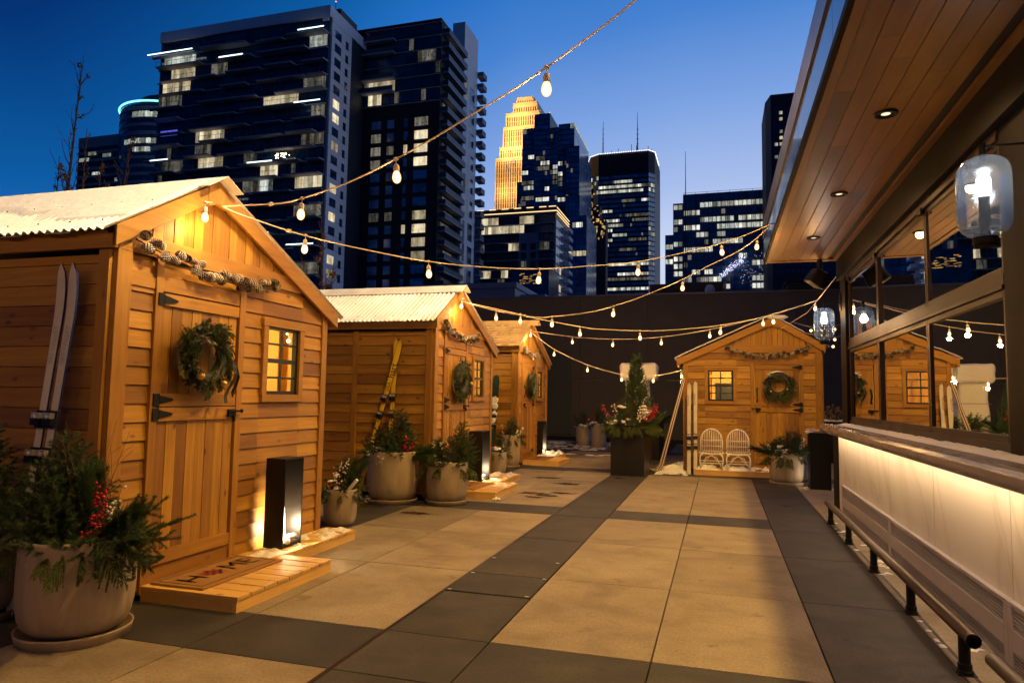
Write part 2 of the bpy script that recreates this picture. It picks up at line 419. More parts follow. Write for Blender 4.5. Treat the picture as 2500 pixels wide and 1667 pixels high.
# ------------------------------------------------------------------ foliage
def unit(a): return a / np.maximum(1e-9, np.linalg.norm(a, axis=-1, keepdims=True))
def rperp(d):
    r = rng.normal(size=d.shape); r -= d * (r * d).sum(-1, keepdims=True); return unit(r)
class Fol:
    """collects needles (triangles), leaves (diamonds) and thin stems"""
    def __init__(s): s.V = []; s.F = []; s.B = []; s.n = 0; s.st = MB()
    def needles(s, base, d, ln, wd, bv):
        k = len(base); d = unit(d); w = rperp(d) * (np.asarray(wd).reshape(-1, 1) * .5 if np.ndim(wd) else wd * .5)
        ln = np.asarray(ln).reshape(-1, 1) if np.ndim(ln) else ln
        v = np.empty((k, 3, 3)); v[:, 0] = base - w; v[:, 1] = base + w; v[:, 2] = base + d * ln
        s.V.append(v.reshape(-1, 3)); f = np.arange(k * 3).reshape(-1, 3) + s.n; s.n += k * 3
        s.F.extend(map(tuple, f.tolist())); s.B.append(np.broadcast_to(bv, (k,)) if np.ndim(bv) == 0 else bv)
    def leaves(s, base, d, ln, wd, bv, fold=.15):
        k = len(base); d = unit(d); w = rperp(d); nrm = np.cross(d, w); w = w * (wd * .5)
        m = base + d * (ln * .5) + nrm * ln * fold
        v = np.empty((k, 4, 3)); v[:, 0] = base; v[:, 1] = m - w; v[:, 2] = base + d * ln; v[:, 3] = m + w
        s.V.append(v.reshape(-1, 3)); f = np.arange(k * 4).reshape(-1, 4) + s.n; s.n += k * 4
        s.F.extend(map(tuple, f.tolist())); s.B.append(np.broadcast_to(bv, (k,)) if np.ndim(bv) == 0 else bv)
    def build(s, name, mat, parent):
        V = np.concatenate(s.V) - np.array(parent['_o']); me = bpy.data.meshes.new(name)
        me.from_pydata(V.tolist(), [], s.F)
        at = me.attributes.new('bv', 'FLOAT', 'FACE'); at.data.foreach_set('value', np.clip(np.concatenate(s.B), 0, 1).astype(np.float32))
        me.materials.append(mat); me.update()
        o = bpy.data.objects.new(name, me); COL.objects.link(o); o.parent = parent; o['_o'] = parent['_o']
        if s.st.v: s.st.build('stem', M['bark'], o, recalc=False)
        return o
def curve(base, d, L, droop=0., wob=.06, n=12):
    p = np.array(base, float); d = np.array(d, float); d /= np.linalg.norm(d); out = [p.copy()]; st = L / n
    for i in range(n):
        d = d + np.array([0, 0, -droop / n]) + rng.normal(size=3) * wob / n * 3; d /= np.linalg.norm(d)
        p = p + d * st; out.append(p.copy())
    return np.array(out)
def along(pts, k, t0=0., t1=1.):
    t = np.sort(rng.uniform(t0, t1, k)) * (len(pts) - 1.001); i = t.astype(int); f = (t - i)[:, None]
    return pts[i] * (1 - f) + pts[i + 1] * f, unit(pts[i + 1] - pts[i])
def f_spruce(F, base, d, L, q=1., nl=.016, bvb=.45, droop=.15, sub=True):
    pts = curve(base, d, L, droop); F.st.tube(pts[::3], [max(.0012, .004 * L / .4 * (1 - i / 5)) for i in range(len(pts[::3]))], 3, False)
    def cloth(P, LL):
        k = max(8, int(LL * 1500 * q)); b, t = along(P, k, .04); w = rperp(t)
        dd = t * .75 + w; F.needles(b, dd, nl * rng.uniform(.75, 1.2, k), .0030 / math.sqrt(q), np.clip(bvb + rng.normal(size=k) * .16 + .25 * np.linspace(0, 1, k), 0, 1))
    cloth(pts, L)
    if sub:
        m = max(2, int(L / .045)); side = rperp(unit((pts[-1] - pts[0])[None]))[0]
        for j in range(m):
            t = .15 + .8 * j / m; i = int(t * (len(pts) - 2)); dr = unit((pts[i + 1] - pts[i])[None])[0]
            sg = 1 if j % 2 else -1; l = L * (.5 * (1 - t) + .10) * random.uniform(.7, 1.2)
            dd = dr * .8 + side * sg * .8 + np.array([0, 0, .05]) + rng.normal(size=3) * .12
            P = curve(pts[i], dd, l, .1, .05, 5); F.st.tube(P, .0012, 3, False); cloth(P, l)
def f_pine(F, base, d, L, q=1., nl=.11, bvb=.4, droop=.2, t0=.25):
    pts = curve(base, d, L, droop); F.st.tube(pts[::3], .003, 3, False)
    k = int(L * 2600 * q); b, t = along(pts, k, t0)
    dd = t * 1.5 + rperp(t) * rng.uniform(.2, .9, (k, 1)) + np.array([0, 0, -.12])
    F.needles(b, dd, nl * rng.uniform(.7, 1.15, k), .0030 / math.sqrt(q), np.clip(bvb + rng.normal(size=k) * .18, 0, 1))
def f_cedar(F, base, d, L, q=1., bvb=.55, droop=.6, lf=.014):
    pts = curve(base, d, L, droop); F.st.tube(pts[::3], .0022, 3, False)
    dr0 = unit((pts[-1] - pts[0])[None])[0]; side = rperp(dr0[None])[0]
    m = max(4, int(L / .022))
    for j in range(m):
        t = .1 + .88 * j / m; i = int(t * (len(pts) - 2)); dr = unit((pts[i + 1] - pts[i])[None])[0]
        for sg in (-1, 1):
            l = (L * .42 * math.sin(PI * min(1, t * .8 + .2)) + .02) * random.uniform(.6, 1.1)
            dd = dr * .9 + side * sg * .8 + np.array([0, 0, -droop * .25]) + rng.normal(size=3) * .1
            P = curve(pts[i], dd, l, droop * .8, .05, 4); k = max(4, int(l * 800 * q)); b, tt = along(P, k)
            sd = np.cross(np.broadcast_to(dr0, tt.shape), tt); sd = unit(np.cross(sd, tt))
            F.needles(b, tt + sd * rng.choice([-.7, .7], (k, 1)) + rng.normal(size=(k, 3)) * .1, lf * rng.uniform(.7, 1.2, k), .0060 / math.sqrt(q), np.clip(bvb + rng.normal(size=k) * .15, 0, 1))
def f_leaf(F, base, d, L, q=1., ll=.06, lw=.022, bvb=.5, droop=.4, k=None):
    pts = curve(base, d, L, droop); F.st.tube(pts[::3], .002, 3, False)
    k = k or int(L * 60 * q); b, t = along(pts, k, .15)
    F.leaves(b, t * .9 + rperp(t), ll * random.uniform(.8, 1.2), lw, np.clip(bvb + rng.normal(size=k) * .2, 0, 1))
def f_tree(F, base, H, R, q=1., nl=.02, bvb=.45, up=.35, start=.05, dens=1.):
    F.st.tube([base, (base[0] + .01, base[1], base[2] + H)], [.018 * H, .003], 5, False)
    n = int(H * 75 * dens)
    for i in range(n):
        t = start + (1 - start) * (i / n) ** .9; a = i * 2.4 + random.random(); l = R * (1 - t) ** .8 * random.uniform(.75, 1.15) + .05
        f_spruce(F, (base[0], base[1], base[2] + H * t), (math.cos(a), math.sin(a), up + .5 * t), l, q, nl, bvb + .1 * random.random(), .15, l > .12)
def twigs(mb, base, n, L, spread=.35, r=.0022):
    for i in range(n):
        a = random.uniform(0, 2 * PI); d = (math.cos(a) * spread * random.random(), math.sin(a) * spread * random.random(), 1)
        P = curve(base, d, L * random.uniform(.7, 1.1), -.05, .12, 9); mb.tube(P, [r * (1 - .07 * k) for k in range(len(P))], 4, False)
        for j in range(3, 9, 2):
            dd = P[j] - P[j - 1]; dd = dd / np.linalg.norm(dd) + rng.normal(size=3) * .55; mb.tube(curve(P[j], dd, L * .28 * random.random() + .04, -.1, .15, 4), r * .55, 3, False)
def berries(mb, stem, base, d, L, n, r=.008, spread=.03):
    P = curve(base, d, L, .1, .1, 10); stem.tube(P, .0018, 3, False)
    for i in range(n):
        b, t = along(P, 1, .3, 1.); w = rperp(t)[0] * random.uniform(.5, 1) * spread; p = b[0] + w + np.array([0, 0, .004])
        stem.tube([b[0], p], .0009, 3, False); mb.ico(p, r * random.uniform(.8, 1.1), 2 if r > .007 else 1)
def snow_clump(mb, c, r, n=5, flat=.5):
    for i in range(n):
        mb.ico((c[0] + random.uniform(-r, r) * .8, c[1] + random.uniform(-r, r) * .8, c[2] + random.uniform(-.2, .35) * r), r * random.uniform(.35, .7), 2, (1.15, 1.15, flat), .7)

POT_PROF = [(.68, 0.), (.78, .015), (.88, .07), (.945, .16), (.98, .28), (1.0, .45), (1.0, .65), (.99, .85), (.98, .985), (.965, 1.008), (.93, 1.008), (.915, .985), (.91, .88)]
def planter(cx, cy, R, H, z0, label, saucer=True, prof=POT_PROF, group='evergreen planters on the terrace'):
    t = thing('planter', (cx, cy, 0), label, 'planter', group)
    zb = z0 + (.045 if saucer else 0.)
    mb = MB(); mb.lathe([(r * R, zb + z * (H - zb)) for r, z in prof] + [(0., zb + .86 * (H - zb))], (cx, cy, 0), 56); mb.build('pot', M['pot'], t, smooth=True)
    so = MB(); so.lathe([(.86 * R, zb + .885 * (H - zb)), (.5 * R, zb + .91 * (H - zb)), (0, zb + .915 * (H - zb))], (cx, cy, 0), 24); so.build('soil', M['bark'], t, smooth=True)
    if saucer:
        s = MB(); s.lathe([(.86 * R, z0), (.95 * R, z0), (.985 * R, z0 + .048), (.995 * R, z0 + .058), (.975 * R, z0 + .060), (.945 * R, z0 + .052), (.90 * R, z0 + .02), (0, z0 + .02)], (cx, cy, 0), 56)
        s.build('saucer', M['pot'], t, smooth=True)
    return t
def fillpot(t, R, H, q=1., nl=.018, spec=None, seed=1, sx=1.):
    random.seed(seed); c = np.array([t.location[0], t.location[1], H * .93])
    def P(a, r=0.): return (c[0] + math.cos(a) * R * r * sx, c[1] + math.sin(a) * R * r, c[2])
    sn = MB(); rb = MB(); wb = MB(); stem = MB(); Fs = {}
    def G(k):
        if k not in Fs: Fs[k] = Fol()
        return Fs[k]
    for it in spec:
        kind = it[0]
        if kind == 'tree': _, a, r, h, rr = it; b = P(a, r); f_tree(G('spruce'), (b[0], b[1], b[2] - .02), h, rr, q, nl)
        elif kind == 'skirt':
            _, n, L, up, kk = it
            for i in range(n):
                a = 2 * PI * i / n + random.uniform(-.25, .25); d = (math.cos(a), math.sin(a), up * random.uniform(.6, 1.4)); l = L * random.uniform(.75, 1.2)
                if kk == 'cedar': f_cedar(G('cedar'), P(a, .72), d, l, q, droop=1.5)
                elif kk == 'spruce': f_spruce(G('spruce'), P(a, .6), d, l, q, nl)
                elif kk == 'pine': f_pine(G('pine'), P(a, .6), d, l, q, nl * 5.5)
        elif kind == 'sp': _, a, r, d, L = it; f_spruce(G('spruce'), P(a, r), d, L, q, nl, .55, .05)
        elif kind == 'pine': _, a, r, d, L = it; f_pine(G('pine'), P(a, r), d, L, q, nl * 6.5, .4, .1)
        elif kind == 'cedar': _, a, r, d, L = it; f_cedar(G('cedar'), P(a, r), d, L, q, droop=1.3)
        elif kind == 'leaf': _, a, r, d, L = it; f_leaf(G('leaf'), P(a, r), d, L, q)
        elif kind == 'red': _, a, r, d, L, n, br = it; rb = MB(); berries(rb, stem, P(a, r), d, L, n, br); rb.build('red_berry_spray', M['red'], t, smooth=True)
        elif kind == 'wht': _, a, r, d, L, n, br = it; wb = MB(); berries(wb, stem, P(a, r), d, L, n, br, .022); wb.build('white_berry_spray', M['wberry'], t, smooth=True)
        elif kind == 'twig': _, a, r, n, L = it; twigs(stem, P(a, r), n, L)
        elif kind == 'snow': _, a, r, z, rr, n = it; b = P(a, r); snow_clump(sn, (b[0], b[1], b[2] + z), rr, n)
        elif kind == 'log':
            _, a, r, d, L = it; b = np.array(P(a, r)); d = np.array(d) / np.linalg.norm(d); lg = MB(); lg.tube([b, b + d * L], .018, 10); lg.build('birch_stick', M['rattan'], t)
    nm = {'spruce': ('spruce_branches', 'spruce'), 'pine': ('pine_branches', 'pineneedle'), 'cedar': ('cedar_sprays', 'cedarleaf'), 'leaf': ('leaf_sprays', 'eucal')}
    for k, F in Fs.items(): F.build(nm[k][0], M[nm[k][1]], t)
    if stem.v: stem.build('twigs', M['twig'], t, recalc=False)
    if sn.v: sn.build('snow_cap', M['snow'], t, smooth=True)

def wreath(c, u, n, R, label, q=1., bells=(), frost=False, seed=3):
    """c centre, u horizontal direction along the door, n outward"""
    random.seed(seed); u = np.array(u, float); n = np.array(n, float); z = np.array([0, 0, 1.]); c = np.array(c, float)
    t = thing('wreath', tuple(c), label, 'wreath', 'wreaths hung on the shed doors')
    F = Fol(); G = Fol(); E_ = Fol(); N = int(120 * (.5 + q * .5))
    for i in range(N):
        a = 2 * PI * i / N + random.uniform(-.05, .05); rad = u * math.cos(a) + z * math.sin(a); tan = -u * math.sin(a) + z * math.cos(a)
        b = c + rad * R * random.uniform(.56, .88) + n * random.uniform(.02, .06)
        o = random.uniform(-.5, .9)
        d = -tan * 1.0 + rad * o + n * random.uniform(.0, .55) + z * -.25
        r = random.random()
        if r < .45: f_cedar(F, b, d, R * random.uniform(.45, .8), q, droop=.6, lf=.013)
        elif r < .62: f_spruce(G, b, d, R * random.uniform(.4, .7), q, .018)
        elif r < .9: f_leaf(G, b, d, R * .55, q, .05, .02, .45)
        else: f_leaf(E_, b, d, R * .5, q, .055, .018, .6, k=7)
    F.build('cedar_sprays', M['cedarleaf'], t); G.build('foliage', M['darkleaf'], t)
    if E_.V: E_.build('pale_leaves', M['eucal'], t)
    rg = MB(); rg.tube([c + (u * math.cos(a) + z * math.sin(a)) * R * .72 + n * .03 for a in [2 * PI * k / 24 for k in range(25)]], R * .21, 8, False); rg.build('ring', M['darkleaf'], t, smooth=True)
    rb = MB()
    for i in range(26):
        a = random.uniform(0, 2 * PI); rb.ico(c + (u * math.cos(a) + z * math.sin(a)) * R * random.uniform(.5, .95) + n * random.uniform(.07, .11), .0065, 1)
    rb.build('berries', M['red'], t, smooth=True)
    for (x, y, r) in bells:
        b = MB(); b.ico(c + u * x * R + z * y * R + n * .11, r, 3); b.build('bell', M['gold'], t, smooth=True)
    if frost:
        s = MB()
        for i in range(9):
            a = PI * random.uniform(.25, .6); s.ico(c + (u * math.cos(a) + z * math.sin(a)) * R * .97 + n * .06, .028, 2, (1.4, 1.2, .5), .6)
        s.build('snow_cap', M['snow'], t, smooth=True)
    rbn = MB(); P = [c + u * R * .80 + z * (-.1 * R - k * .055) + n * (.09 + .02 * math.sin(k)) + u * (.035 * math.sin(k * .8)) for k in range(7)]
    for k in range(6):
        w = .016; rbn.add([P[k] - u * w, P[k] + u * w, P[k + 1] + u * w, P[k + 1] - u * w, P[k] - u * w + n * .003, P[k] + u * w + n * .003, P[k + 1] + u * w + n * .003, P[k + 1] - u * w + n * .003], [(0, 1, 2, 3), (4, 5, 6, 7), (0, 4, 7, 3), (1, 5, 6, 2)])
    rbn.build('ribbon', M['ribbon'], t)
    return t
_cone = None
def cone_mesh():
    global _cone
    if _cone: return _cone
    mb = MB(); N = 70; Rr = .034; H = .075
    mb.ico((0, 0, 0), .018, 2, (1, 1, 1.8))
    for i in range(N):
        t = i / N; a = i * 2.39996; zz = -H / 2 + H * t; r = Rr * math.sin(PI * (.12 + .80 * t)) ** .7
        ca, sa = math.cos(a), math.sin(a); s = .0085 * (1.15 - .5 * t)
        def p(rr, tt, zq): return (ca * rr - sa * tt, sa * rr + ca * tt, zq)
        vs = [p(r * .45, -s * .6, zz - .004), p(r * .45, s * .6, zz - .004), p(r, s, zz + .003), p(r, -s, zz + .003), p(r * 1.06, s * .75, zz + .0075), p(r * 1.06, -s * .75, zz + .0075)]
        mb.cur = 0; mb.add(vs, [(0, 1, 2, 3)]); mb.cur = 1; mb.add(vs, [(3, 2, 4, 5)])
    _cone = mb; return mb
def garland(pts, n, label, N=26, q=1):
    """pts: hanging line; n outward normal"""
    pts = np.array(pts, float); n = np.array(n, float)
    t = thing('pine_cone_garland', tuple(pts[0]), label, 'garland', 'pine cone garlands over the doors')
    s = MB(); s.tube([tuple(p) for p in pts], .006, 6); s.build('string', M['twig'], t)
    base = cone_mesh(); me = None
    al = np.concatenate([[0], np.cumsum(np.linalg.norm(np.diff(pts, axis=0), axis=1))])
    for i in range(N):
        tt = (i + .5) / N * al[-1]; p = np.array([np.interp(tt, al, pts[:, q_]) for q_ in range(3)])
        if me is None:
            mb = MB(); mb.v = [tuple(np.array(v)) for v in base.v]; mb.f = base.f; mb.b = base.b; mb.mi = base.mi
            o = mb.build('pine_cone', [M['cone'], M['conetip']], None, recalc=False); me = o.data
        else: o = bpy.data.objects.new('pine_cone', me); COL.objects.link(o)
        o.parent = t
        o.location = Vector(p + n * random.uniform(.03, .055) + np.array([0, 0, random.choice((-.028, .026)) + random.uniform(-.01, .01)])) - Vector(t['_o'])
        o.rotation_euler = (random.uniform(.6, 2.6), random.uniform(-1, 1), random.uniform(0, 6)); sc = random.uniform(.85, 1.12); o.scale = (sc,) * 3
    return t
def bare_tree(x, y, z0, H, label, n=7, spread=.16, seed=2, leaf=1.):
    random.seed(seed); t = thing('bare_tree', (x, y, z0), label, 'tree', 'leafless trees behind the sheds')
    b = MB(); lf = MB()
    for i in range(n):
        a = random.uniform(0, 2 * PI); sp = spread * (0 if i == 0 else random.uniform(.5, 1.3)); h = H * (1 if i == 0 else random.uniform(.35, .8))
        d = (math.cos(a) * sp, math.sin(a) * sp * .5, 1); P = curve((x + random.uniform(-.1, .1) * n / 4, y + random.uniform(-.1, .1), z0), d, h, -.1, .10, 26)
        r0 = .05 * h / 5; b.tube(P, [max(.008, r0 * (1 - k / 27)) for k in range(len(P))], 5, False)
        for j in range(5, 26):
            for _ in range(3):
                if random.random() < .8:
                    dd = unit((P[j] - P[j - 1])[None])[0] * 1.1 + rng.normal(size=3) * .42; l = h * random.uniform(.06, .2) * (1.2 - j / 26)
                    Q = curve(P[j], dd, l, -.4, .14, 7); b.tube(Q, [max(.006, .016 * (1 - k / 8)) for k in range(len(Q))], 4, False)
                    for kk in (2, 4, 6):
                        b.tube(curve(Q[kk], Q[kk] - Q[kk - 1] + rng.normal(size=3) * .03, l * .35, -.2, .1, 3), .0055, 3, False)
                        if random.random() < .6 * leaf * (1.25 - j / 26):
                            for m in range(random.choice((1, 1, 2, 4))):
                                c = Q[kk] + rng.normal(size=3) * .03; v = rng.normal(size=(4, 3)) * .04; lf.add([c + v[0], c + v[1], c + v[2], c + v[3]], [(0, 1, 2, 3)])
    b.build('trunk', M['bark'], t, recalc=False); lf.build('dry_leaves', M['deadleaf'], t, recalc=False); return t
# ------------------------------------------------------------------ sheds
W_, APU, ZS, ZA, ZL = 2.52, .84, 2.46, 3.0, 2.2      # width, apex position, short eave z, apex z, long eave z
def rake_z(u):   # top of the rake boards
    if u < APU: return ZA - (APU - u) * (ZA - ZS) / (APU + .05)
    return ZA - (u - APU) * (ZA - ZL) / (W_ + .1 - APU)
def shed(root_loc, P, gw, gd, label, hinge, roof, seed, z0=.0, front=True, warm=22., depth=3.2):
    """P maps (u along the front, n outward, z) to the world. gw/gd: grain letter along the width / along the depth"""
    random.seed(seed)
    t = thing('garden_shed', root_loc, label, 'shed', 'cedar garden sheds on the terrace')
    def part(nm, mat, fn, par=None, **k):
        mb = MB(P); fn(mb); return mb.build(nm, mat, par or t, **k)
    cw, cd, cz = M['cedar_' + gw], M['cedar_' + gd], M['cedar_z']; tw, td, tz = M['trim_' + gw], M['trim_' + gd], M['trim_z']
    DL, DR, DB, DT = .39, 1.20, .21, 2.08             # door
    WL, WR, WB, WT = 1.58, 2.05, 1.385, 1.97          # window
    def siding(mb, u0, u1, za, zb):
        z = za
        while z < zb - .01:
            z1 = min(zb, .06 + .125 * (math.floor((z - .06) / .125 + 1e-4) + 1)); b = random.random()
            mb.prism([(.012, z + .0), (.0285, z + .004), (.012, z1), (-.005, z1), (-.005, z)], u0, u1, 0, b) if False else \
                mb.add([(u0, -.004, z + .003), (u1, -.004, z + .003), (u1, .020, z + .005), (u0, .020, z + .005), (u0, -.004, z1), (u1, -.004, z1), (u1, .006, z1), (u0, .006, z1)],
                       [(0, 3, 2, 1), (4, 5, 6, 7), (0, 1, 5, 4), (1, 2, 6, 5), (2, 3, 7, 6), (3, 0, 4, 7)], b)
            z = z1
    def front_wall(mb):
        siding(mb, .12, .325, .06, 2.31); siding(mb, DL, DR, 2.2, 2.31)
        siding(mb, 1.27, WL - .06, .06, 2.34); siding(mb, WR + .06, W_ - .08, .06, 2.19)
        siding(mb, WL - .06, WR + .06, .06, WB - .06); siding(mb, WL - .06, WR + .06, WT + .06, 2.3)
        # triangular fill under the long rake
        mb.add([(1.27, .008, 2.3), (2.44, .008, 2.12), (2.44, .008, 2.2), (1.27, .008, 2.55), (1.27, -.01, 2.3), (2.44, -.01, 2.12), (2.44, -.01, 2.2), (1.27, -.01, 2.55)],
               [(0, 1, 2, 3), (4, 7, 6, 5), (0, 4, 5, 1), (1, 5, 6, 2), (2, 6, 7, 3), (3, 7, 4, 0)])
    part('front_wall', cw, front_wall)
    def gable(mb):
        n = 26
        for i in range(n):
            a = .0 + (W_) * i / n + .002; b = .0 + W_ * (i + 1) / n - .004
            za, zb = rake_z(a) - .03, rake_z(b) - .03; pk = [(b, zb), (a, za)]
            if a < APU < b: pk = [(b, zb), (APU, ZA - .03), (a, za)]
            if min(za, zb) < 2.45: pk = [(b, max(zb, 2.37)), (a, max(za, 2.37))]
            if max(za, zb) < 2.38: continue
            mb.prism([(a, 2.36), (b, 2.36)] + pk, -.015, .012 + (.004 if i % 2 else 0), 1)
    part('gable_boards', cz, gable)
    part('gable_beam', tw, lambda mb: mb.prism([(-.0, 2.315), (1.86, 2.315), (2.30, 2.315), (2.02, 2.45), (.02, 2.45)], .012, .036, 1), bevel=.003)
    part('corner_post', tz, lambda mb: mb.box(0, .12, -.01, .034, .02, 2.33), bevel=.003)
    part('corner_post', tz, lambda mb: mb.box(W_ - .085, W_, -.01, .034, .02, rake_z(W_ - .085) - .07), bevel=.003)
    for a, b in ((.325, .388), (1.202, 1.27)):
        part('door_post', tz, lambda mb: mb.box(a, b, -.005, .04, .04, 2.31), bevel=.002)
    part('door_header', M['trim_' + gw], lambda mb: (mb.box(DL - .001, DR + .001, -.004, .030, 2.095, 2.2, .99), mb.box(.12, .325, -.004, .028, 2.10, 2.2, .99)))
    part('door_sill', td if False else tw, lambda mb: mb.box(DL, DR, -.02, .024, .04, .2, .99))
    # rake boards
    def rk(mb, u0, u1):
        s0, s1 = rake_z(u0), rake_z(u1)
        mb.prism([(u0, s0 - .135), (u1, s1 - .135), (u1, s1), (u0, s0)], .045, .075, 1)
    part('rake_board', tw, lambda mb: rk(mb, -.06, APU - .10), bevel=.002)
    part('rake_board', tw, lambda mb: rk(mb, APU + .10, W_ + .12), bevel=.002)
    part('apex_board', tz, lambda mb: mb.prism([(APU - .105, rake_z(APU - .1) - .15), (APU, ZA - .17), (APU + .105, rake_z(APU + .1) - .15), (APU + .105, rake_z(APU + .1) + .002), (APU, ZA + .01), (APU - .105, rake_z(APU - .1) + .002)], .042, .08, 1), bevel=.002)
    # soffit block behind the rake
    part('rake_soffit', tw, lambda mb: (mb.prism([(-.06, ZS - .06), (APU, ZA - .06), (APU, ZA - .02), (-.06, ZS - .02)], -.0, .045, 1), mb.prism([(APU, ZA - .06), (W_ + .1, ZL - .06), (W_ + .1, ZL - .02), (APU, ZA - .02)], -.0, .045, 1)))
    # side walls with a mid batten
    def side(u0, u1, top):
        def f(mb):
            z = .06
            while z < top - .01:
                z1 = min(top, z + .135); sg = -1 if u0 < 1 else 1; e = u0 if sg < 0 else u1
                for (a, b) in ((-depth, -1.22), (-1.14, -.10)):
                    bb = random.random()
                    mb.add([(e - sg * .02, a, z), (e - sg * .02, b, z), (e + sg * .012, b, z + .003), (e + sg * .012, a, z + .003), (e - sg * .02, a, z1), (e - sg * .02, b, z1), (e - sg * .002, b, z1), (e - sg * .002, a, z1)],
                           [(0, 3, 2, 1), (4, 5, 6, 7), (0, 1, 5, 4), (1, 2, 6, 5), (2, 3, 7, 6), (3, 0, 4, 7)], bb)
                z = z1
        return f
    part('side_wall', cd, side(0, 0, 2.28)); part('side_wall', cd, side(W_, W_, 2.04))
    part('side_batten', tz, lambda mb: mb.box(-.024, .0, -1.22, -1.14, .03, 2.29, .9), bevel=.002)
    part('corner_post', tz, lambda mb: mb.box(-.024, .0, -.10, -.012, .03, 2.31), bevel=.002)
    part('eave_board', td, lambda mb: mb.box(-.06, -.03, -depth, .06, 2.31, 2.44, .5), bevel=.002)
    part('eave_board', td, lambda mb: mb.box(W_ + .085, W_ + .11, -depth, .06, 2.05, 2.17), bevel=.002)
    # interior shell
    def inner(mb):
        a, b, c, d_ = .03, W_ - .03, -depth + .05, -.03
        z1, z2 = .1, 2.25
        mb.add([(a, c, z1), (b, c, z1), (b, c, z2), (a, c, z2)], [(0, 1, 2, 3)], .5)
        mb.add([(a, c, z1), (a, d_, z1), (a, d_, z2), (a, c, z2)], [(0, 1, 2, 3)], .4)
        mb.add([(b, c, z1), (b, d_, z1), (b, d_, z2), (b, c, z2)], [(0, 1, 2, 3)], .6)
        mb.add([(a, c, z2), (b, c, z2), (b, d_, z2), (a, d_, z2)], [(0, 1, 2, 3)], .3)
        mb.add([(a, c, z1), (b, c, z1), (b, d_, z1), (a, d_, z1)], [(0, 1, 2, 3)], .3)
        for (p, q, r_, s_) in ((a, WL, z1, z2), (WR, b, z1, z2), (WL, WR, z1, WB), (WL, WR, WT, z2)):
            mb.add([(p, d_, r_), (q, d_, r_), (q, d_, s_), (p, d_, s_)], [(0, 1, 2, 3)], .5)
    part('inner_wall', M['pine_z'], inner, recalc=False)
    part('stud', M['pine_z'], lambda mb: [mb.box(u, u + .05, -depth + .05, -depth + .13, .1, 2.2) for u in (.3, .9, 1.5, 1.95, 2.3)] + [mb.box(W_ - .1, W_ - .03, -w, -w + .05, .1, 2.2) for w in (.5, 1.1, 1.7, 2.3)] + [mb.box(.0 + .03, W_ - .03, -depth + .05, -depth + .14, 1.9, 2.0)])
    part('back_window', M['black'], lambda mb: (mb.box(1.55, 1.92, -depth + .055, -depth + .09, 1.0, 1.8), mb.box(W_ - .06, W_ - .035, -1.7, -1.15, 1.1, 1.75)))
    # window: frame, sashes, panes
    wf = part('window', tw, lambda mb: (mb.box(WL - .062, WL, .0, .045, WB - .001, WT + .001), mb.box(WR, WR + .062, .0, .045, WB - .001, WT + .001), mb.box(WL - .075, WR + .075, .0, .05, WT + .001, WT + .065), mb.box(WL - .062, WR + .062, .0, .05, WB - .065, WB - .001)), bevel=.002)
    def sash(mb):
        m = (WB + WT) / 2 - .0
        for a, b, c, d_ in ((WL, WL + .034, WB, WT), (WR - .034, WR, WB, WT)): mb.box(a, b, -.02, .02, c, d_)
        for a, b in ((WB, WB + .03), (m - .018, m + .018), (WT - .022, WT)): mb.box(WL + .034, WR - .034, -.02, .02, a, b)
        mb.box((WL + WR) / 2 - .009, (WL + WR) / 2 + .009, -.005, .012, WB + .03, WT - .022)
        for z in ((WB + m) / 2, (m + WT) / 2): mb.box(WL + .034, WR - .034, -.004, .011, z - .009, z + .009)
    part('sash', M['black'], sash, wf)
    part('pane', M['pane'], lambda mb: mb.add([(WL + .02, -.002, WB + .02), (WR - .02, -.002, WB + .02), (WR - .02, -.002, WT - .02), (WL + .02, -.002, WT - .02)], [(0, 1, 2, 3)]), wf, recalc=False)
    # stable door in two leaves
    def leaf(z1, z2, r1, r2):
        def f(mb):
            n = 8
            for i in range(n):
                a = DL + .012 + (DR - DL - .024) * i / n; b = a + (DR - DL - .024) / n - .004
                mb.box(a, b, .0, .02 + (i % 2) * .002, z1, z2)
        d = part('door', cz, f)
        part('door_rail', tw, lambda mb: mb.box(DL + .01, DR - .01, .018, .042, z1, z1 + r1), d, bevel=.002)
        part('door_rail', tw, lambda mb: mb.box(DL + .01, DR - .01, .018, .042, z2 - r2, z2), d, bevel=.002)
        return d
    dlo = leaf(DB, 1.285, .09, .095); dup_ = leaf(1.292, DT, .09, .085)
    hs = DL if hinge < 0 else DR; sg = 1 if hinge < 0 else -1
    for d, z in ((dup_, 2.035), (dup_, 1.338), (dlo, 1.238), (dlo, .255)):
        part('hinge', M['iron'], lambda mb: (mb.box(min(hs - sg * .045, hs + sg * .008), max(hs - sg * .045, hs + sg * .008), .04, .05, z - .042, z + .042),
             mb.prism([(hs + sg * .008, z - .030), (hs + sg * .12, z - .010), (hs + sg * .135, z), (hs + sg * .12, z + .010), (hs + sg * .008, z + .030)], .042, .052, 1)), d)
    ls = DR if hinge < 0 else DL
    part('latch', M['iron'], lambda mb: (mb.box(ls - sg * .10 if sg > 0 else ls + .02, ls - .02 if sg > 0 else ls + .10, .042, .062, 1.205, 1.265), mb.tube([(ls - sg * .12, .07, 1.25), (ls + sg * .05, .07, 1.25)], .008, 8), mb.ico((ls + sg * .03, .075, 1.25), .017, 1), mb.tube([(ls - sg * .05, .065, 1.22), (ls - sg * .05, .07, 1.17)], .012, 8)), dlo)
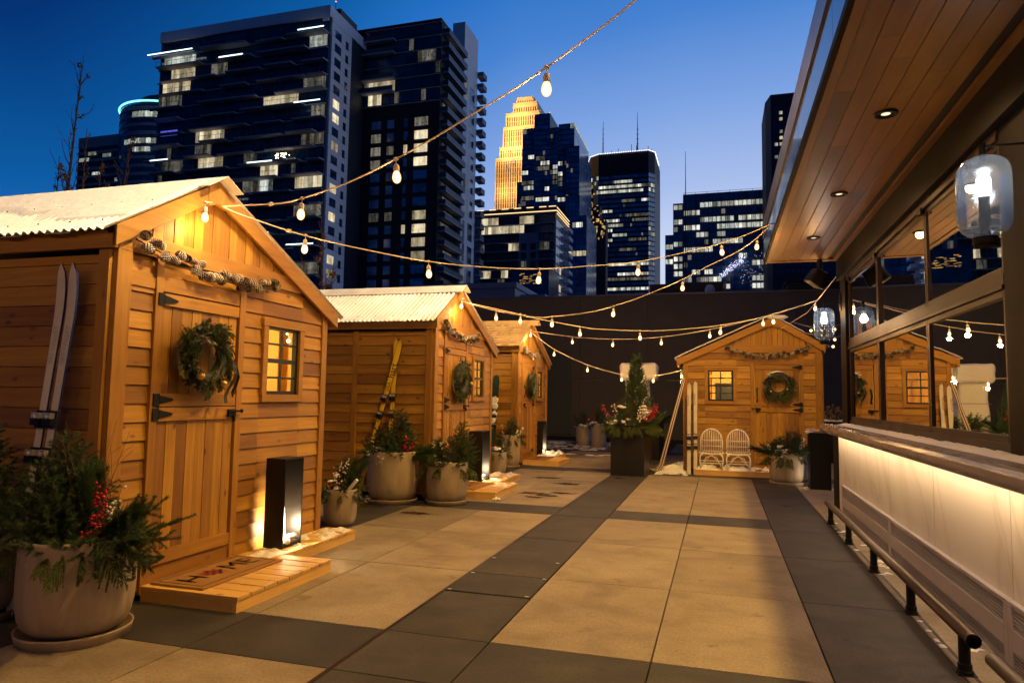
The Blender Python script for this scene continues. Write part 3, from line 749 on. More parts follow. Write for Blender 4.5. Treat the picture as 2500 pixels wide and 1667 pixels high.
    part('handle', M['iron'], lambda mb: (mb.tube([(ls - sg * .05, .045, 1.62), (ls - sg * .05, .075, 1.59), (ls - sg * .045, .09, 1.52), (ls - sg * .05, .075, 1.45), (ls - sg * .055, .045, 1.40)], [.007, .008, .011, .008, .007], 8),
         mb.prism([(ls - sg * .05 - .018, 1.40), (ls - sg * .05, 1.36), (ls - sg * .05 + .018, 1.40), (ls - sg * .05, 1.43)], .043, .05, 1), mb.prism([(ls - sg * .05 - .018, 1.62), (ls - sg * .05, 1.59), (ls - sg * .05 + .018, 1.62), (ls - sg * .05, 1.66)], .043, .05, 1)), dup_)
    # roof
    def slope(u0, z0_, u1, z1_, nn0, nn1, amp, per):
        def f(mb):
            L = math.hypot(u1 - u0, z1_ - z0_); nu, nz = -(z1_ - z0_) / L, (u1 - u0) / L
            if nz < 0: nu, nz = -nu, -nz
            k = int((nn1 - nn0) / per * 8); vs = []
            for i in range(k + 1):
                n_ = nn0 + (nn1 - nn0) * i / k; h = .012 + amp * math.sin(2 * PI * n_ / per)
                for (uu, zz) in ((u0, z0_), (u1, z1_)): vs.append((uu + nu * h, n_, zz + nz * h))
            mb.add(vs, [(2 * i, 2 * i + 2, 2 * i + 3, 2 * i + 1) for i in range(k)], .5)
        return f
    e = .085
    eu0, ez0 = -.06 - e, rake_z(-.06) - e * .62; eu1, ez1 = W_ + .12 + e, rake_z(W_ + .12) - e * .45
    part('roof_deck', td, lambda mb: (mb.prism([(-.06, rake_z(-.06) - .03), (APU, ZA - .03), (APU, ZA - .004), (-.06, rake_z(-.06) - .004)], -depth, .04, 1), mb.prism([(APU, ZA - .03), (W_ + .12, ZL - .034), (W_ + .12, ZL - .006), (APU, ZA - .004)], -depth, .04, 1)))
    if roof == 'metal':
        r = part('roof', M['roofmetal'], slope(APU, ZA + .004, eu0, ez0, -depth - .05, .085, .011, .068), smooth=True, recalc=False)
        part('roof_sheet', M['roofmetal'], slope(APU, ZA + .004, eu1, ez1, -depth - .05, .085, .011, .068), r, smooth=True, recalc=False)
        rc = part('ridge_cap', M['roofmetal'], lambda mb: mb.add(
            [(APU - .20, -depth - .06, ZA - .085), (APU - .20, .16, ZA - .085), (APU, .16, ZA + .045), (APU, -depth - .06, ZA + .045), (APU + .18, -depth - .06, ZA - .045), (APU + .18, .16, ZA - .045)],
            [(0, 1, 2, 3), (3, 2, 5, 4)]), recalc=False)
        m = rc.modifiers.new('s', 'SOLIDIFY'); m.thickness = .004
        def scr(mb):
            for f_ in (.12, .5, .9):
                for k in range(12):
                    n_ = -.05 - k * .272; uu = APU + (eu0 - APU) * f_; zz = ZA + (ez0 - ZA) * f_; mb.ico((uu - .012, n_, zz + .032), .006, 1)
        part('screws', M['iron'], scr)
    elif roof == 'shake':
        def sh(mb):
            for (u0, z0_, u1, z1_) in ((eu0, ez0, APU, ZA), (eu1, ez1, APU, ZA)):
                L = math.hypot(u1 - u0, z1_ - z0_); rows = int(L / .115); du, dz = (u1 - u0) / L, (z1_ - z0_) / L
                nu, nz = (-dz, du) if du > 0 else (dz, -du)
                for r_ in range(rows + 1):
                    n_ = -depth - .04
                    while n_ < .09:
                        w = random.uniform(.07, .17); n2 = min(.10, n_ + w); s0 = r_ * .115 + random.uniform(-.008, .008); s1 = min(L + .02, s0 + .16)
                        q = []
                        for (s_, h) in ((s0, .0), (s1, -.012), (s1, .004), (s0, .020)):
                            q.append((u0 + du * s_ + nu * (h + .018), z0_ + dz * s_ + nz * (h + .018)))
                        mb.prism(q, n_ + .002, n2 - .002, 1); n_ = n2
            n_ = -depth
            while n_ < .08:
                n2 = n_ + .2
                mb.prism([(APU - .15, ZA - .075), (APU, ZA + .03), (APU, ZA + .05), (APU - .15, ZA - .055)], n_, n2 + .04, 1); mb.prism([(APU + .15, ZA - .055), (APU, ZA + .03), (APU, ZA + .05), (APU + .15, ZA - .035)], n_, n2 + .04, 1); n_ = n2
        part('roof', M['shake'], sh)
    return t, part
def roof_snow(t, P, u0, z0_, u1, z1_, n0, n1, h, thr, seed, bias, res=.03):
    """smooth snow blanket lying on a roof slope; bias(s,n) shifts where it is bare (s: 0 at u0, 1 at u1)"""
    L = math.hypot(u1 - u0, z1_ - z0_); nu, nz = -(z1_ - z0_) / L, (u1 - u0) / L
    if nz < 0: nu, nz = -nu, -nz
    ks = int(L / res); kn = int((n1 - n0) / res); vs = []; fs = []; H = {}
    for i in range(ks + 1):
        for j in range(kn + 1):
            s = i / ks; n_ = n0 + (n1 - n0) * j / kn
            v = bias(s, n_) + .30 * noise.fractal(Vector((s * L * 1.6, n_ * 1.6, seed)), 1, 2, 4)
            hh = min(1., max(-.35, v * 3.)) * h + .004 * noise.noise(Vector((s * 9, n_ * 9, seed)))
            e = min(1., min(n_ - n0, n1 - n_, s * L, (1 - s) * L) / .03 + .3); hh = hh * max(.0, min(1, e)) if hh > 0 else hh
            H[i, j] = hh; vs.append((u0 + (u1 - u0) * s + nu * (.012 + hh), n_, z0_ + (z1_ - z0_) * s + nz * (.012 + hh)))
    for i in range(ks):
        for j in range(kn):
            if max(H[i, j], H[i + 1, j], H[i, j + 1], H[i + 1, j + 1]) > -.3 * h:
                a = i * (kn + 1) + j; fs.append((a, a + 1, a + kn + 2, a + kn + 1))
    mb = MB(P); mb.add(vs, fs, .5); return mb.build('roof_snow', M['snow'], t, smooth=True, recalc=True)

def deck(P, root, u0, u1, d, label, g, z=.1, board=.14, dirn='n'):
    """platform of boards running outward (n), laid along u"""
    t = thing('deck_platform', root, label, 'deck', 'low wooden decks in front of the sheds')
    mb = MB(P); u = u0
    while u < u1 - .02:
        v = min(u1, u + board); mb.box(u + .004, v - .006, .04, d + .008, z - .022, z + random.uniform(-.0012, .0012)); u = v
    mb.build('deck_boards', M['pine_' + g], t, bevel=.002)
    fr = MB(P); fr.box(u0 + .006, u1 - .006, d - .035, d, .0, z - .023); fr.box(u0 + .006, u0 + .04, .04, d - .036, 0., z - .023); fr.box(u1 - .04, u1 - .006, .04, d - .036, 0., z - .023); fr.build('deck_frame', M['pine_y' if g == 'x' else 'pine_x'], t)
    return t
def mat(P, root, u0, u1, n0, n1, z, label, words, flip=False):
    t = thing('doormat', root, label, 'doormat', 'coir doormats on the decks')
    m = MB(P); m.box(u0, u1, n0, n1, z, z + .016); m.build('mat', M['coir'], t, bevel=.004)
    b = MB(P); e = .035; w = .007; zz = z + .0165
    for a, b_, c, d_ in ((u0 + e, u1 - e, n0 + e, n0 + e + w), (u0 + e, u1 - e, n1 - e - w, n1 - e), (u0 + e, u0 + e + w, n0 + e + w, n1 - e - w), (u1 - e - w, u1 - e, n0 + e + w, n1 - e - w)): b.box(a, b_, c, d_, zz, zz + .0015)
    uc, nc = (u0 + u1) / 2, (n0 + n1) / 2
    for body, du, sz in words:
        vs, fs = text_mesh(body, sz)
        s = -1 if flip else 1
        b.add([(uc + s * (x + du), nc - y, zz + .001) for x, y, _ in vs], fs)
    b.build('lettering', M['ink'], t, recalc=False)
    # plaid maple-leaf-like patch in place of the O
    r = MB(P); k = MB(P); s = -1 if flip else 1
    pts = [(0, .11), (.03, .055), (.08, .075), (.07, .03), (.11, .02), (.06, -.03), (.075, -.06), (.015, -.05), (0, -.10), (-.015, -.05), (-.075, -.06), (-.06, -.03), (-.11, .02), (-.07, .03), (-.08, .075), (-.03, .055)]
    cx = uc + s * (-.075); r.add([(cx + s * x, nc - y, zz + .001) for x, y in pts] + [(cx, nc, zz + .001)], [(16, i, (i + 1) % 16) for i in range(16)])
    r.build('plaid_leaf', M['inkred'], t, recalc=False)
    for i in range(-2, 3):
        for j in range(-2, 3):
            if (i + j) % 2 == 0 and abs(i) + abs(j) < 4: k.box(cx + i * .032 - .015, cx + i * .032 + .015, nc + j * .028 - .013, nc + j * .028 + .013, zz + .0012, zz + .002)
    k.build('plaid_check', M['ink'], t)
    return t
def bollard(x0, x1, y0, y1, z0, z1, label, pw=16.):
    """black hollow box lantern, open to +-X, with a glowing strip inside"""
    t = thing('lantern_box', ((x0 + x1) / 2, (y0 + y1) / 2, z0), label, 'lantern', 'black box lanterns by the sheds')
    w = .012; mb = MB()
    mb.box(x0, x1, y0, y0 + w, z0, z1); mb.box(x0, x1, y1 - w, y1, z0, z1); mb.box(x0, x1, y0 + w, y1 - w, z1 - w, z1); mb.box(x0 + .01, x1 - .01, y0 + w, y1 - w, z0 + .002, z0 + .03)
    mb.build('housing', M['black'], t, bevel=.003)
    g = MB(); ga = [(x0 + .06, y0 + .055), (x1 - .02, y0 + .055)]; g.add([(x1 - .035, y0 + w + .004, z0 + .04), (x1 - .03, y0 + w + .004, z0 + .04), (x1 - .03, y0 + w + .075, z0 + .04), (x1 - .035, y0 + w + .075, z0 + .04), (x1 - .035, y0 + w + .004, z0 + (z1 - z0) * .72), (x1 - .03, y0 + w + .004, z0 + (z1 - z0) * .72), (x1 - .03, y0 + w + .02, z0 + (z1 - z0) * .72), (x1 - .035, y0 + w + .02, z0 + (z1 - z0) * .72)] if True else [(x0 + .05, y0 + w + .001, z0 + .05), (x1 - .03, y0 + w + .001, z0 + .05), (x1 - .03, y0 + w + .03, z0 + .05), (x0 + .05, y0 + w + .03, z0 + .05), (x0 + .05, y0 + w + .001, z0 + (z1 - z0) * .72), (x1 - .03, y0 + w + .001, z0 + (z1 - z0) * .72), (x1 - .03, y0 + w + .008, z0 + (z1 - z0) * .72), (x0 + .05, y0 + w + .008, z0 + (z1 - z0) * .72)],
          [(0, 3, 2, 1), (4, 5, 6, 7), (0, 1, 5, 4), (1, 2, 6, 5), (2, 3, 7, 6), (3, 0, 4, 7)]); g.build('light_strip', M['filglow'], t)
    s = MB(); snow_clump(s, ((x0 + x1) / 2 + .03, (y0 + y1) / 2, z0 + .06), .07, 7, .6); s.build('snow_lump', M['snow'], t, smooth=True)
    light('lantern_glow', 'POINT', ((x0 + x1) / 2, (y0 + y1) / 2, z0 + .16), pw, (1., .74, .42), .05)
    return t
def ski(name, base, top, width, nrm, label, cat, mat_, mat_edge, tip=.14, group=None, bind=.42, tipcurl=.09, under=None, texts=(), shovel=1.15):
    """ski leaning from base to top; nrm = direction its flat face looks"""
    B = Vector(base); T_ = Vector(top); ax = (T_ - B).normalized(); L = (T_ - B).length; nv = (Vector(nrm) - ax * Vector(nrm).dot(ax)).normalized(); sv = ax.cross(nv)
    t = thing(name, tuple(B), label, cat, group); th = .010
    def prof(s):
        w = width * .5
        if s > L - tip: k = (s - (L - tip)) / tip; w *= shovel * math.sqrt(max(0.0, 1 - k ** 2.2)) + .02
        else:
            f = s / (L - tip); w *= .88 + .10 * abs(2 * f - .9) + (shovel - .98) * max(0, f - .75) * 4
        lift = 0
        if s > L - tip * 1.9: k = (s - (L - tip * 1.9)) / (tip * 1.9); lift = tipcurl * k * k
        return w, lift
    n = 40; face = MB(); edge = MB(); vs = []
    for i in range(n + 1):
        s = L * i / n; w, lf = prof(s); c = B + ax * s + nv * (lf + th)
        for sg in (-1, 1): vs.append(c + sv * sg * w * .90)
    face.add([v + nv * .0006 for v in vs], [(2 * i, 2 * i + 1, 2 * i + 3, 2 * i + 2) for i in range(n)], .5)
    ev = []
    for i in range(n + 1):
        s = L * i / n; w, lf = prof(s); c = B + ax * s + nv * lf
        ev += [c - sv * w, c + sv * w, c + sv * w + nv * th, c - sv * w + nv * th]
    ef = []
    for i in range(n):
        for k in range(4): ef.append((4 * i + k, 4 * i + (k + 1) % 4, 4 * i + 4 + (k + 1) % 4, 4 * i + 4 + k))
    ef += [(3, 2, 1, 0), (4 * n, 4 * n + 1, 4 * n + 2, 4 * n + 3)]
    edge.add(ev, ef, .5); edge.build('ski_body', mat_edge, t); face.build('top_sheet', mat_, t, recalc=False)
    if bind:
        for kind, f in (('toe_binding', bind + .045), ('heel_binding', bind - .06)):
            b = MB(); c = B + ax * (L * f) + nv * (th + .001)
            def bx(a0, a1, w, h0, h1):
                q = [c + ax * a + sv * s_ + nv * h for h in (h0, h1) for a, s_ in ((a0, -w), (a1, -w), (a1, w), (a0, w))]
                b.add(q, [(0, 3, 2, 1), (4, 5, 6, 7), (0, 1, 5, 4), (1, 2, 6, 5), (2, 3, 7, 6), (3, 0, 4, 7)])
            b.cur = 0; bx(-.06, .05, width * .40, 0, .018); bx(-.045, .0, width * .52, .018, .045); b.cur = 1; bx(.0, .035, width * .42, .018, .05); b.ico(c + nv * .05 + ax * .01, .018, 1)
            b.build(kind, [M['black'], M['graymetal']], t, recalc=False)
    for (body, f, sz, side_, shift, mt) in texts:
        vs, fs = text_mesh(body, sz, .0008); m = MB(); c = B + ax * (L * f) + nv * (th + .0022) + sv * shift
        if side_ > 0: q = [c + ax * x - sv * y * 1.0 for x, y, _ in vs]
        else: q = [c + ax * x + sv * y for x, y, _ in vs]
        m.add(q, fs); m.build('lettering', mt, t, recalc=False)
    return t
# ------------------------------------------------------------------ setting
def struct(mb, nm, mat, **k): return tag(mb.build(nm, mat, loc=(0, 0, 0), **k), kind='structure')
g = MB(); g.add([(-3000, -3000, -12), (3000, -3000, -12), (3000, 3000, -12), (-3000, 3000, -12)], [(0, 1, 2, 3)]); struct(g, 'ground', M['ground'])
g = MB(); g.box(-14, 9, -8, 23.4, -11.9, -.03); struct(g, 'terrace', M['ground'])
XL = []
x = -1.27
xs = []
base = [(-1.27, -.36, 0), (-.36, .545, 0), (.545, 1.20, 1)]
per = 2.47
cells_x = []
for k in range(-5, 3):
    for a, b, d in base: cells_x.append((a + k * per, b + k * per, d))
ys = []; y = 3.88 - 3 * 4.97
while y < 24:
    a = y
    for st in (1.48, 1.46, 1.40): ys.append((a, a + st, 0)); a += st
    ys.append((a, a + .63, 1)); a += .63; y = a
lp = MB(); dp = MB()
for x0, x1, dx in cells_x:
    if x1 < -13.5 or x0 > 8.5: continue
    for y0, y1, dy in ys:
        if y1 > 23.3: continue
        if dx and not dy and abs(x0 + 1.925) < .03 and abs(y0 - 3.88) < .1 or (dx and abs(x0 + 1.925) < .03 and 3.8 < y0 < 5.9 and not dy): continue
        (dp if (dx or dy) else lp).box(x0 + .0045, x1 - .0045, y0 + .0045, y1 - .0045, -.028, random.uniform(-.0008, .0008))
for a, b, z in ((3.88, 4.78, 0), (4.79, 5.33, .004), (5.335, 5.87, .004), (5.88, 6.81, 0)):
    dp.box(-1.925 + .004, -1.27 - .006, a + .003, b - .003, -.028, z)
struct(lp, 'pavement', M['pave_light'], bevel=.0015); struct(dp, 'dark_pavement', M['pave_dark'], bevel=.0015)
g = MB(); g.box(-1.93, -1.905, -4, 12.6, -.028, .0018); g.build('edge_strip', M['frame'], loc=(0, 0, 0))['kind'] = 'structure'
cl = MB()
for x, y in ((-1.885, 4.81), (-1.305, 4.81), (-1.885, 5.31), (-1.30, 5.31), (-1.885, 5.85), (-1.32, 5.85)):
    cl.box(x - .014, x + .014, y - .006, y + .006, .0045 if y < 6 else .001, .0065 if y < 6 else .003)
tag(cl.build('corner_clips', M['white'], loc=(0, 0, 0)), kind='structure')
dr = MB(); dr.box(-4.6, -1.4, 16.9, 17.12, -.01, .003); struct(dr, 'drain', M['black'])
tag(snow_patch(-4.3, -1.9, 16.86, 17.16, .003, .02, -.02, 6, .03, 4).build('drain_snow', M['snow'], loc=(-3, 17, 0), smooth=True), kind='stuff')
tag(snow_patch(-1.25, -.5, 13.2, 16.2, .001, .09, .02, 2.2, .03, 5, edgefade=.2).build('ground_snow', M['snow'], loc=(-1, 14, 0), smooth=True), kind='stuff')
tag(snow_patch(-6.2, -3.0, 18.5, 21.8, .001, .03, .22, 5, .05, 9).build('ground_snow', M['snow'], loc=(-4, 20, 0), smooth=True), kind='stuff')
cs = MB(); cs.box(1.262, 1.50, -3, 10.3, -.02, .0045, .8); struct(cs, 'kerb_strip', M['pave_light'])
cs = MB(); cs.box(1.245, 1.260, -3, 9.4, -.02, .003); struct(cs, 'strip_joint', M['black'])
wb = MB()
def blob(cx, cy, r, seed, z=.0022, ay=.45):
    n = 40; vs = []
    for k in range(n):
        a = 2 * PI * k / n; q = r * (.55 + .9 * abs(noise.fractal(Vector((math.cos(a) * 1.6, math.sin(a) * 1.6, seed)), 1, 2, 4)) + .1)
        vs.append((cx + q * math.cos(a), cy + q * ay * math.sin(a), z))
    wb.add(vs + [(cx, cy, z)], [(n, k, (k + 1) % n) for k in range(n)])
for q in ((-2.38, 9.75, .22, 1), (-2.62, 9.9, .26, 2), (-2.5, 9.55, .16, 3), (-2.25, 10.1, .2, 4), (-2.35, 11.2, .3, 5), (-2.9, 11.9, .25, 6), (-.2, 13.45, .3, 8), (.85, 10.1, .09, 10), (-4.3, 8.0, .3, 12), (-3.5, 7.7, .22, 13), (-1.7, 12.35, .12, 15)): blob(*q)
struct(wb, 'wet_patches', M['wet'], recalc=False)

# ---- far wall and what tops it
fw = thing('boundary_wall', (-1, 22.5, 0), 'long tall dark clad wall closing the far end of the terrace', 'wall')
w = MB()
for i in range(9):
    a = -11 + i * 2.2
    for z0_, z1_ in ((.0, 2.02), (2.03, 4.74)):
        w.box(a + .006, a + 2.194, 22.5, 22.7, z0_, z1_)
w.box(-11, 9, 22.56, 22.9, 0, 4.73); w.build('cladding', M['dkwall'], fw)
w = MB(); w.box(-11, 9, 22.46, 22.75, 4.742, 4.79); w.build('coping', M['fascia'], fw)
w = MB(); w.box(-11, 9, 22.42, 22.499, 0, .14); w.build('plinth', M['black'], fw)
for a in (-6.45, -5.55):
    w = MB(); w.box(a + .01, a + .89, 22.44, 22.498, .2, 2.95); w.build('door', M['dkdoor'], fw, bevel=.004)
w = MB()
for a, b in ((-5.4 + .8, -3.6), (-1.6, -.4)): w.box(a, b, 22.47, 22.499, 1.98, 2.0)
w.build('rail_strip', M['fascia'], fw)
tw_ = MB(); tw_.box(2.0, 8.5, 22.2, 23.6, 4.80, 4.96); tw_.box(1.95, 8.6, 22.1, 23.7, 4.97, 5.02); o = tw_.build('roof_plant_screen', M['black'], loc=(3, 22.5, 4.8)); tag(o, 'low black roof screen standing on the dark wall right of the office block', 'roof screen')
bb = MB(); bb.box(-2.3, .15, 24.3, 27, 3.5, 5.38); o = bb.build('brown_parapet_block', plain('brown_render', (.10, .055, .035), .8), loc=(-1, 24.3, 3.5)); tag(o, 'low brown rendered roof block just behind the dark wall', 'roof block')
pb = MB(); pb.box(-14, -8.9, 30, 36, 2, 6.35); pb.box(-14, -8.8, 29.9, 36.1, 6.35, 6.6); pb.box(-8.8, -7.6, 30.5, 36, 2, 6.1); o = pb.build('parapet_building', M['tgrey'], loc=(-12, 30, 2)); tag(o, 'low grey concrete building edge peeking over the wall behind the second shed', 'building')
sd = MB(); sd.lathe([(0, 0), (.12, .02), (.2, .07), (.205, .075), (.12, .03), (0, .01)], (0, 0, 0), 20)
sd.v = [(-.28 + p[0] * .8, 23.9 - p[2] * .9 + p[1] * .2, 5.0 + p[1] + .05) for p in sd.v]; sd.tube([(-.28, 23.95, 4.75), (-.28, 23.9, 5.0)], .02, 6); o = sd.build('satellite_dish', M['white'], loc=(-.28, 23.9, 4.8)); tag(o, 'small pale satellite dish behind the dark wall', 'satellite dish')

# ---- bar building on the right
bar = thing('bar_building', (1.7, 6, 0), 'bar pavilion with sliding windows stone counter and varnished timber canopy', 'building')
def bp(nm, mat, boxes, par=None, **k):
    mb = MB()
    for b in boxes: mb.box(*b)
    return mb.build(nm, M[mat] if isinstance(mat, str) else mat, par or bar, **k)
# marble front
y = 10.05
for i in range(8):
    y2 = y - 1.41; bp('marble_panel', 'marble', [(1.50, 1.55, y2 + .005, y - .005, .0, 1.0)]); y = y2
bp('end_post', 'bronze', [(1.49, 1.95, 10.06, 10.45, 0, .99)], bevel=.004)
# counter
pr_ = [(1.30, 1.03), (1.315, 1.0), (1.35, .985), (1.72, .985), (1.72, 1.10), (1.36, 1.10), (1.325, 1.092), (1.305, 1.07)]
y = 10.32
for i in range(5):
    y2 = y - 2.62; mb = MB(); mb.prism(pr_, y2 + .0015, y, 1)
    mb.T = None; mb.build('counter_slab', M['ledge'], bar, bevel=.006); y = y2
tag(snow_patch(1.47, 1.69, 1.0, 10.1, 1.10, .022, -.75, 7, .012, 3).build('counter_snow', M['snow'], loc=(1.6, 6, 1.1), smooth=True), 'rough strip of snow lying along the stone counter', 'snow', kind='stuff')
ls = MB(); ls.box(1.46, 1.485, -1.0, 9.95, .972, .984); ls.build('under_counter_light', M['strip'], bar)
for k in range(5):
    l = bpy.data.lights.new('counter_strip', 'AREA'); l.shape = 'RECTANGLE'; l.size = .03; l.size_y = 2.1; l.energy = 6.5; l.color = (1., .70, .42); l.spread = 3.0
    o = bpy.data.objects.new('counter_strip', l); COL.objects.link(o); o.location = (1.372, 9.0 - k * 2.1, .972); o.rotation_euler = (0, math.radians(-30), 0)
# heaters along the foot
for a, b in ((7.08, 9.62), (4.40, 7.075), (1.76, 4.395), (-.8, 1.755)):
    h = bp('baseboard_heater', 'heater', [(1.462, 1.497, a, b, .345, .365), (1.462, 1.497, a + .056, b - .056, .115, .228), (1.462, 1.497, a, b, .0, .0175), (1.462, 1.497, a, a + .055, .018, .3445), (1.462, 1.497, b - .055, b - .001, .018, .3445)], bevel=.002)
    bp('grille', 'heater', [(1.468, 1.491, a + .056, b - .056, z, z + .008) for z in [.238 + .0185 * i for i in range(6)] + [.028 + .0175 * i for i in range(5)]], h)
    bp('grille_back', 'hback', [(1.492, 1.496, a + .056, b - .056, .02, .34)], h)
# window wall
Xw = 1.70; YS = [10.16, 8.40, 6.52, 4.86]
bp('base_frame', 'frame', [(1.67, 1.74, 4.86, 10.2, 1.10, 1.165)], bevel=.003)
bp('window_frame', 'frame', [(1.665, 1.74, 4.86, 10.16, 2.135, 2.20)], bevel=.004)
bp('track', 'frame', [(1.655, 1.75, 4.86, 10.16, 2.105, 2.132), (1.65, 1.76, 4.86, 10.16, 3.035, 3.10)], bevel=.003)
for r, (za, zb) in enumerate(((1.167, 2.103), (2.202, 3.033))):
    for i in range(3):
        y1, y0 = YS[i], YS[i + 1]; off = 0
        s = bp('window', 'frame', [(1.675, 1.715, y0 + .002, y0 + .045, za, zb), (1.675, 1.715, y1 - .045, y1 - .002, za, zb), (1.675, 1.715, y0 + .045, y1 - .045, za, za + .045), (1.675, 1.715, y0 + .045, y1 - .045, zb - .045, zb)], bevel=.003)
        p = MB(); e = .03; tz_ = (.0006, -.0011, .0008)[i] * 6; p.add([(1.695 + tz_, y0 + e, za + e), (1.695 - tz_, y1 - e, za + e), (1.695 - tz_ - (.006 if r else 0), y1 - e, zb - e), (1.695 + tz_ - (.006 if r else 0), y0 + e, zb - e)], [(0, 1, 2, 3)])
        p.build('pane', M['barpane'], s, recalc=False)
bp('roller', 'iron', [(1.64, 1.668, y, y + .1, 3.0, 3.05) for y in (9.9, 8.35, 6.5)])
bp('header', 'bronze', [(1.60, 1.95, -4, 10.62, 3.102, 3.397)], bevel=.004)
bp('column', 'bronze', [(1.64, 1.80, 10.2, 10.60, 1.0, 3.1)], bevel=.004)
bp('column', 'bronze', [(1.665, 1.85, 3.7, 4.855, 1.10, 3.1)], bevel=.004)
bp('column', 'bronze', [(1.665, 1.85, -4, 3.0, 1.10, 3.1)], bevel=.004)
bp('upper_wall', 'black', [(1.9, 5.5, -4, 10.6, 3.40, 4.1), (1.96, 5.5, 10.2, 10.6, 0, 3.1)])
gr = plain('interior_green_wall', (.04, .13, .07), .8)
bp('interior_wall', gr, [(4.6, 4.7, -4, 10.2, 0, 3.4)]); bp('interior_floor', 'black', [(1.9, 4.6, -4, 10.2, 0, .02)]); bp('interior_ceiling', 'black', [(1.96, 4.6, -4, 10.2, 3.35, 3.395)]); bp('interior_end', gr, [(1.9, 4.6, 10.15, 10.19, .03, 3.34)])
# canopy
so = MB(); X0 = .665
for i in range(6):
    a = X0 + .06 + i * .125; y = -4.0 + (i * 1.37) % 2.0 - 1
    while y < 10.50:
        y2 = min(10.50, y + random.uniform(1.6, 3.2)); so.box(a + .0025, a + .1225, max(y, -4), y2 - .001, 3.402, 3.42); y = y2
so.build('soffit_board', M['soffit'], bar, bevel=.002)
bp('soffit_trim', 'soffit', [(X0, X0 + .058, -4, 10.6, 3.392, 3.425), (X0 + .06, 1.6, 10.50, 10.60, 3.392, 3.425), (1.545, 1.598, -4, 10.498, 3.392, 3.425)])
bp('linear_slot', 'black', [(1.477, 1.543, -4, 10.498, 3.43, 3.44)])
bp('canopy_slab', 'black', [(X0 + .01, 5.5, -4, 10.58, 3.442, 3.95)])
fy = [-4, -1.2, .6, 2.4, 4.2, 6.0, 7.8, 9.2, 10.66]
for a, b in zip(fy, fy[1:]): bp('fascia_panel', 'fglass', [(.640, .66, a + .004, b - .004, 3.45, 3.74)])
bp('fascia_trim', 'bronze', [(.632, .664, -4, 10.66, 3.40, 3.447)]); bp('fascia_gap', 'black', [(.645, .66, -4, 10.66, 3.742, 3.765)])
for a, b in zip(fy, fy[1:]): bp('fascia_cap', 'fascia', [(.625, .66, a + .003, b - .003, 3.768, 4.0)])
bp('fascia_return', 'fascia', [(.66, 5.5, 10.61, 10.66, 3.43, 4.0)])
for y in (-1.2, .9, 3.05, 5.2, 7.16, 9.05):
    d = MB(); d.lathe([(.0, 3.396), (.055, 3.396), (.058, 3.388), (.075, 3.386), (.078, 3.393), (.078, 3.40)], (1.12, y, 0), 32); dd = d.build('downlight', M['iron'], bar, smooth=True)
    e = MB(); e.lathe([(0, 3.3945), (.030, 3.3945)], (1.12, y, 0), 24); e.build('lens', M['down'], dd, recalc=False)
    light('downlight_beam', 'SPOT', (1.12, y, 3.37), 30, (1., .56, .20), .05, (0, 0, 0), spot=(math.radians(165), .6))
# foot rail
fr = None
def rail(y0, y1, posts, lab):
    t = thing('foot_rail', (1.22, y1, 0), lab, 'foot rail', 'foot rails below the bar counter')
    m = MB(); m.tube([(1.22, y0, .21), (1.22, y1, .21)], .034, 20); m.tube([(1.22, y0, .21), (1.22, y0 + .012, .21)], .037, 20); m.build('rail', M['steel'], t, smooth=False, bevel=0)
    for y in posts:
        p = MB(); p.tube([(1.22, y, .02), (1.22, y, .195)], .028, 16); p.lathe([(.0, .004), (.042, .004), (.042, .014), (.034, .02), (.034, .05), (.028, .055)], (1.22, y, 0), 20); p.box(1.175, 1.265, y - .05, y + .05, .001, .0055); p.build('post', M['iron'], t)
    for o in t.children: 
        if o.name.startswith('rail'): o.data.polygons.foreach_set('use_smooth', [True] * len(o.data.polygons))
rail(4.12, 9.05, [4.27, 5.33, 6.50, 7.67, 8.83], 'long round brown metal foot rail on five short posts below the counter')
rail(.6, 3.86, [3.62, 2.5, 1.3], 'nearer foot rail section whose end just enters the lower right corner')
tag(snow_patch(1.20, 1.47, 4.6, 9.0, .0055, .02, .55, 9, .012, 12).build('rail_snow', M['snow'], loc=(1.3, 7, 0), smooth=True), kind='stuff')
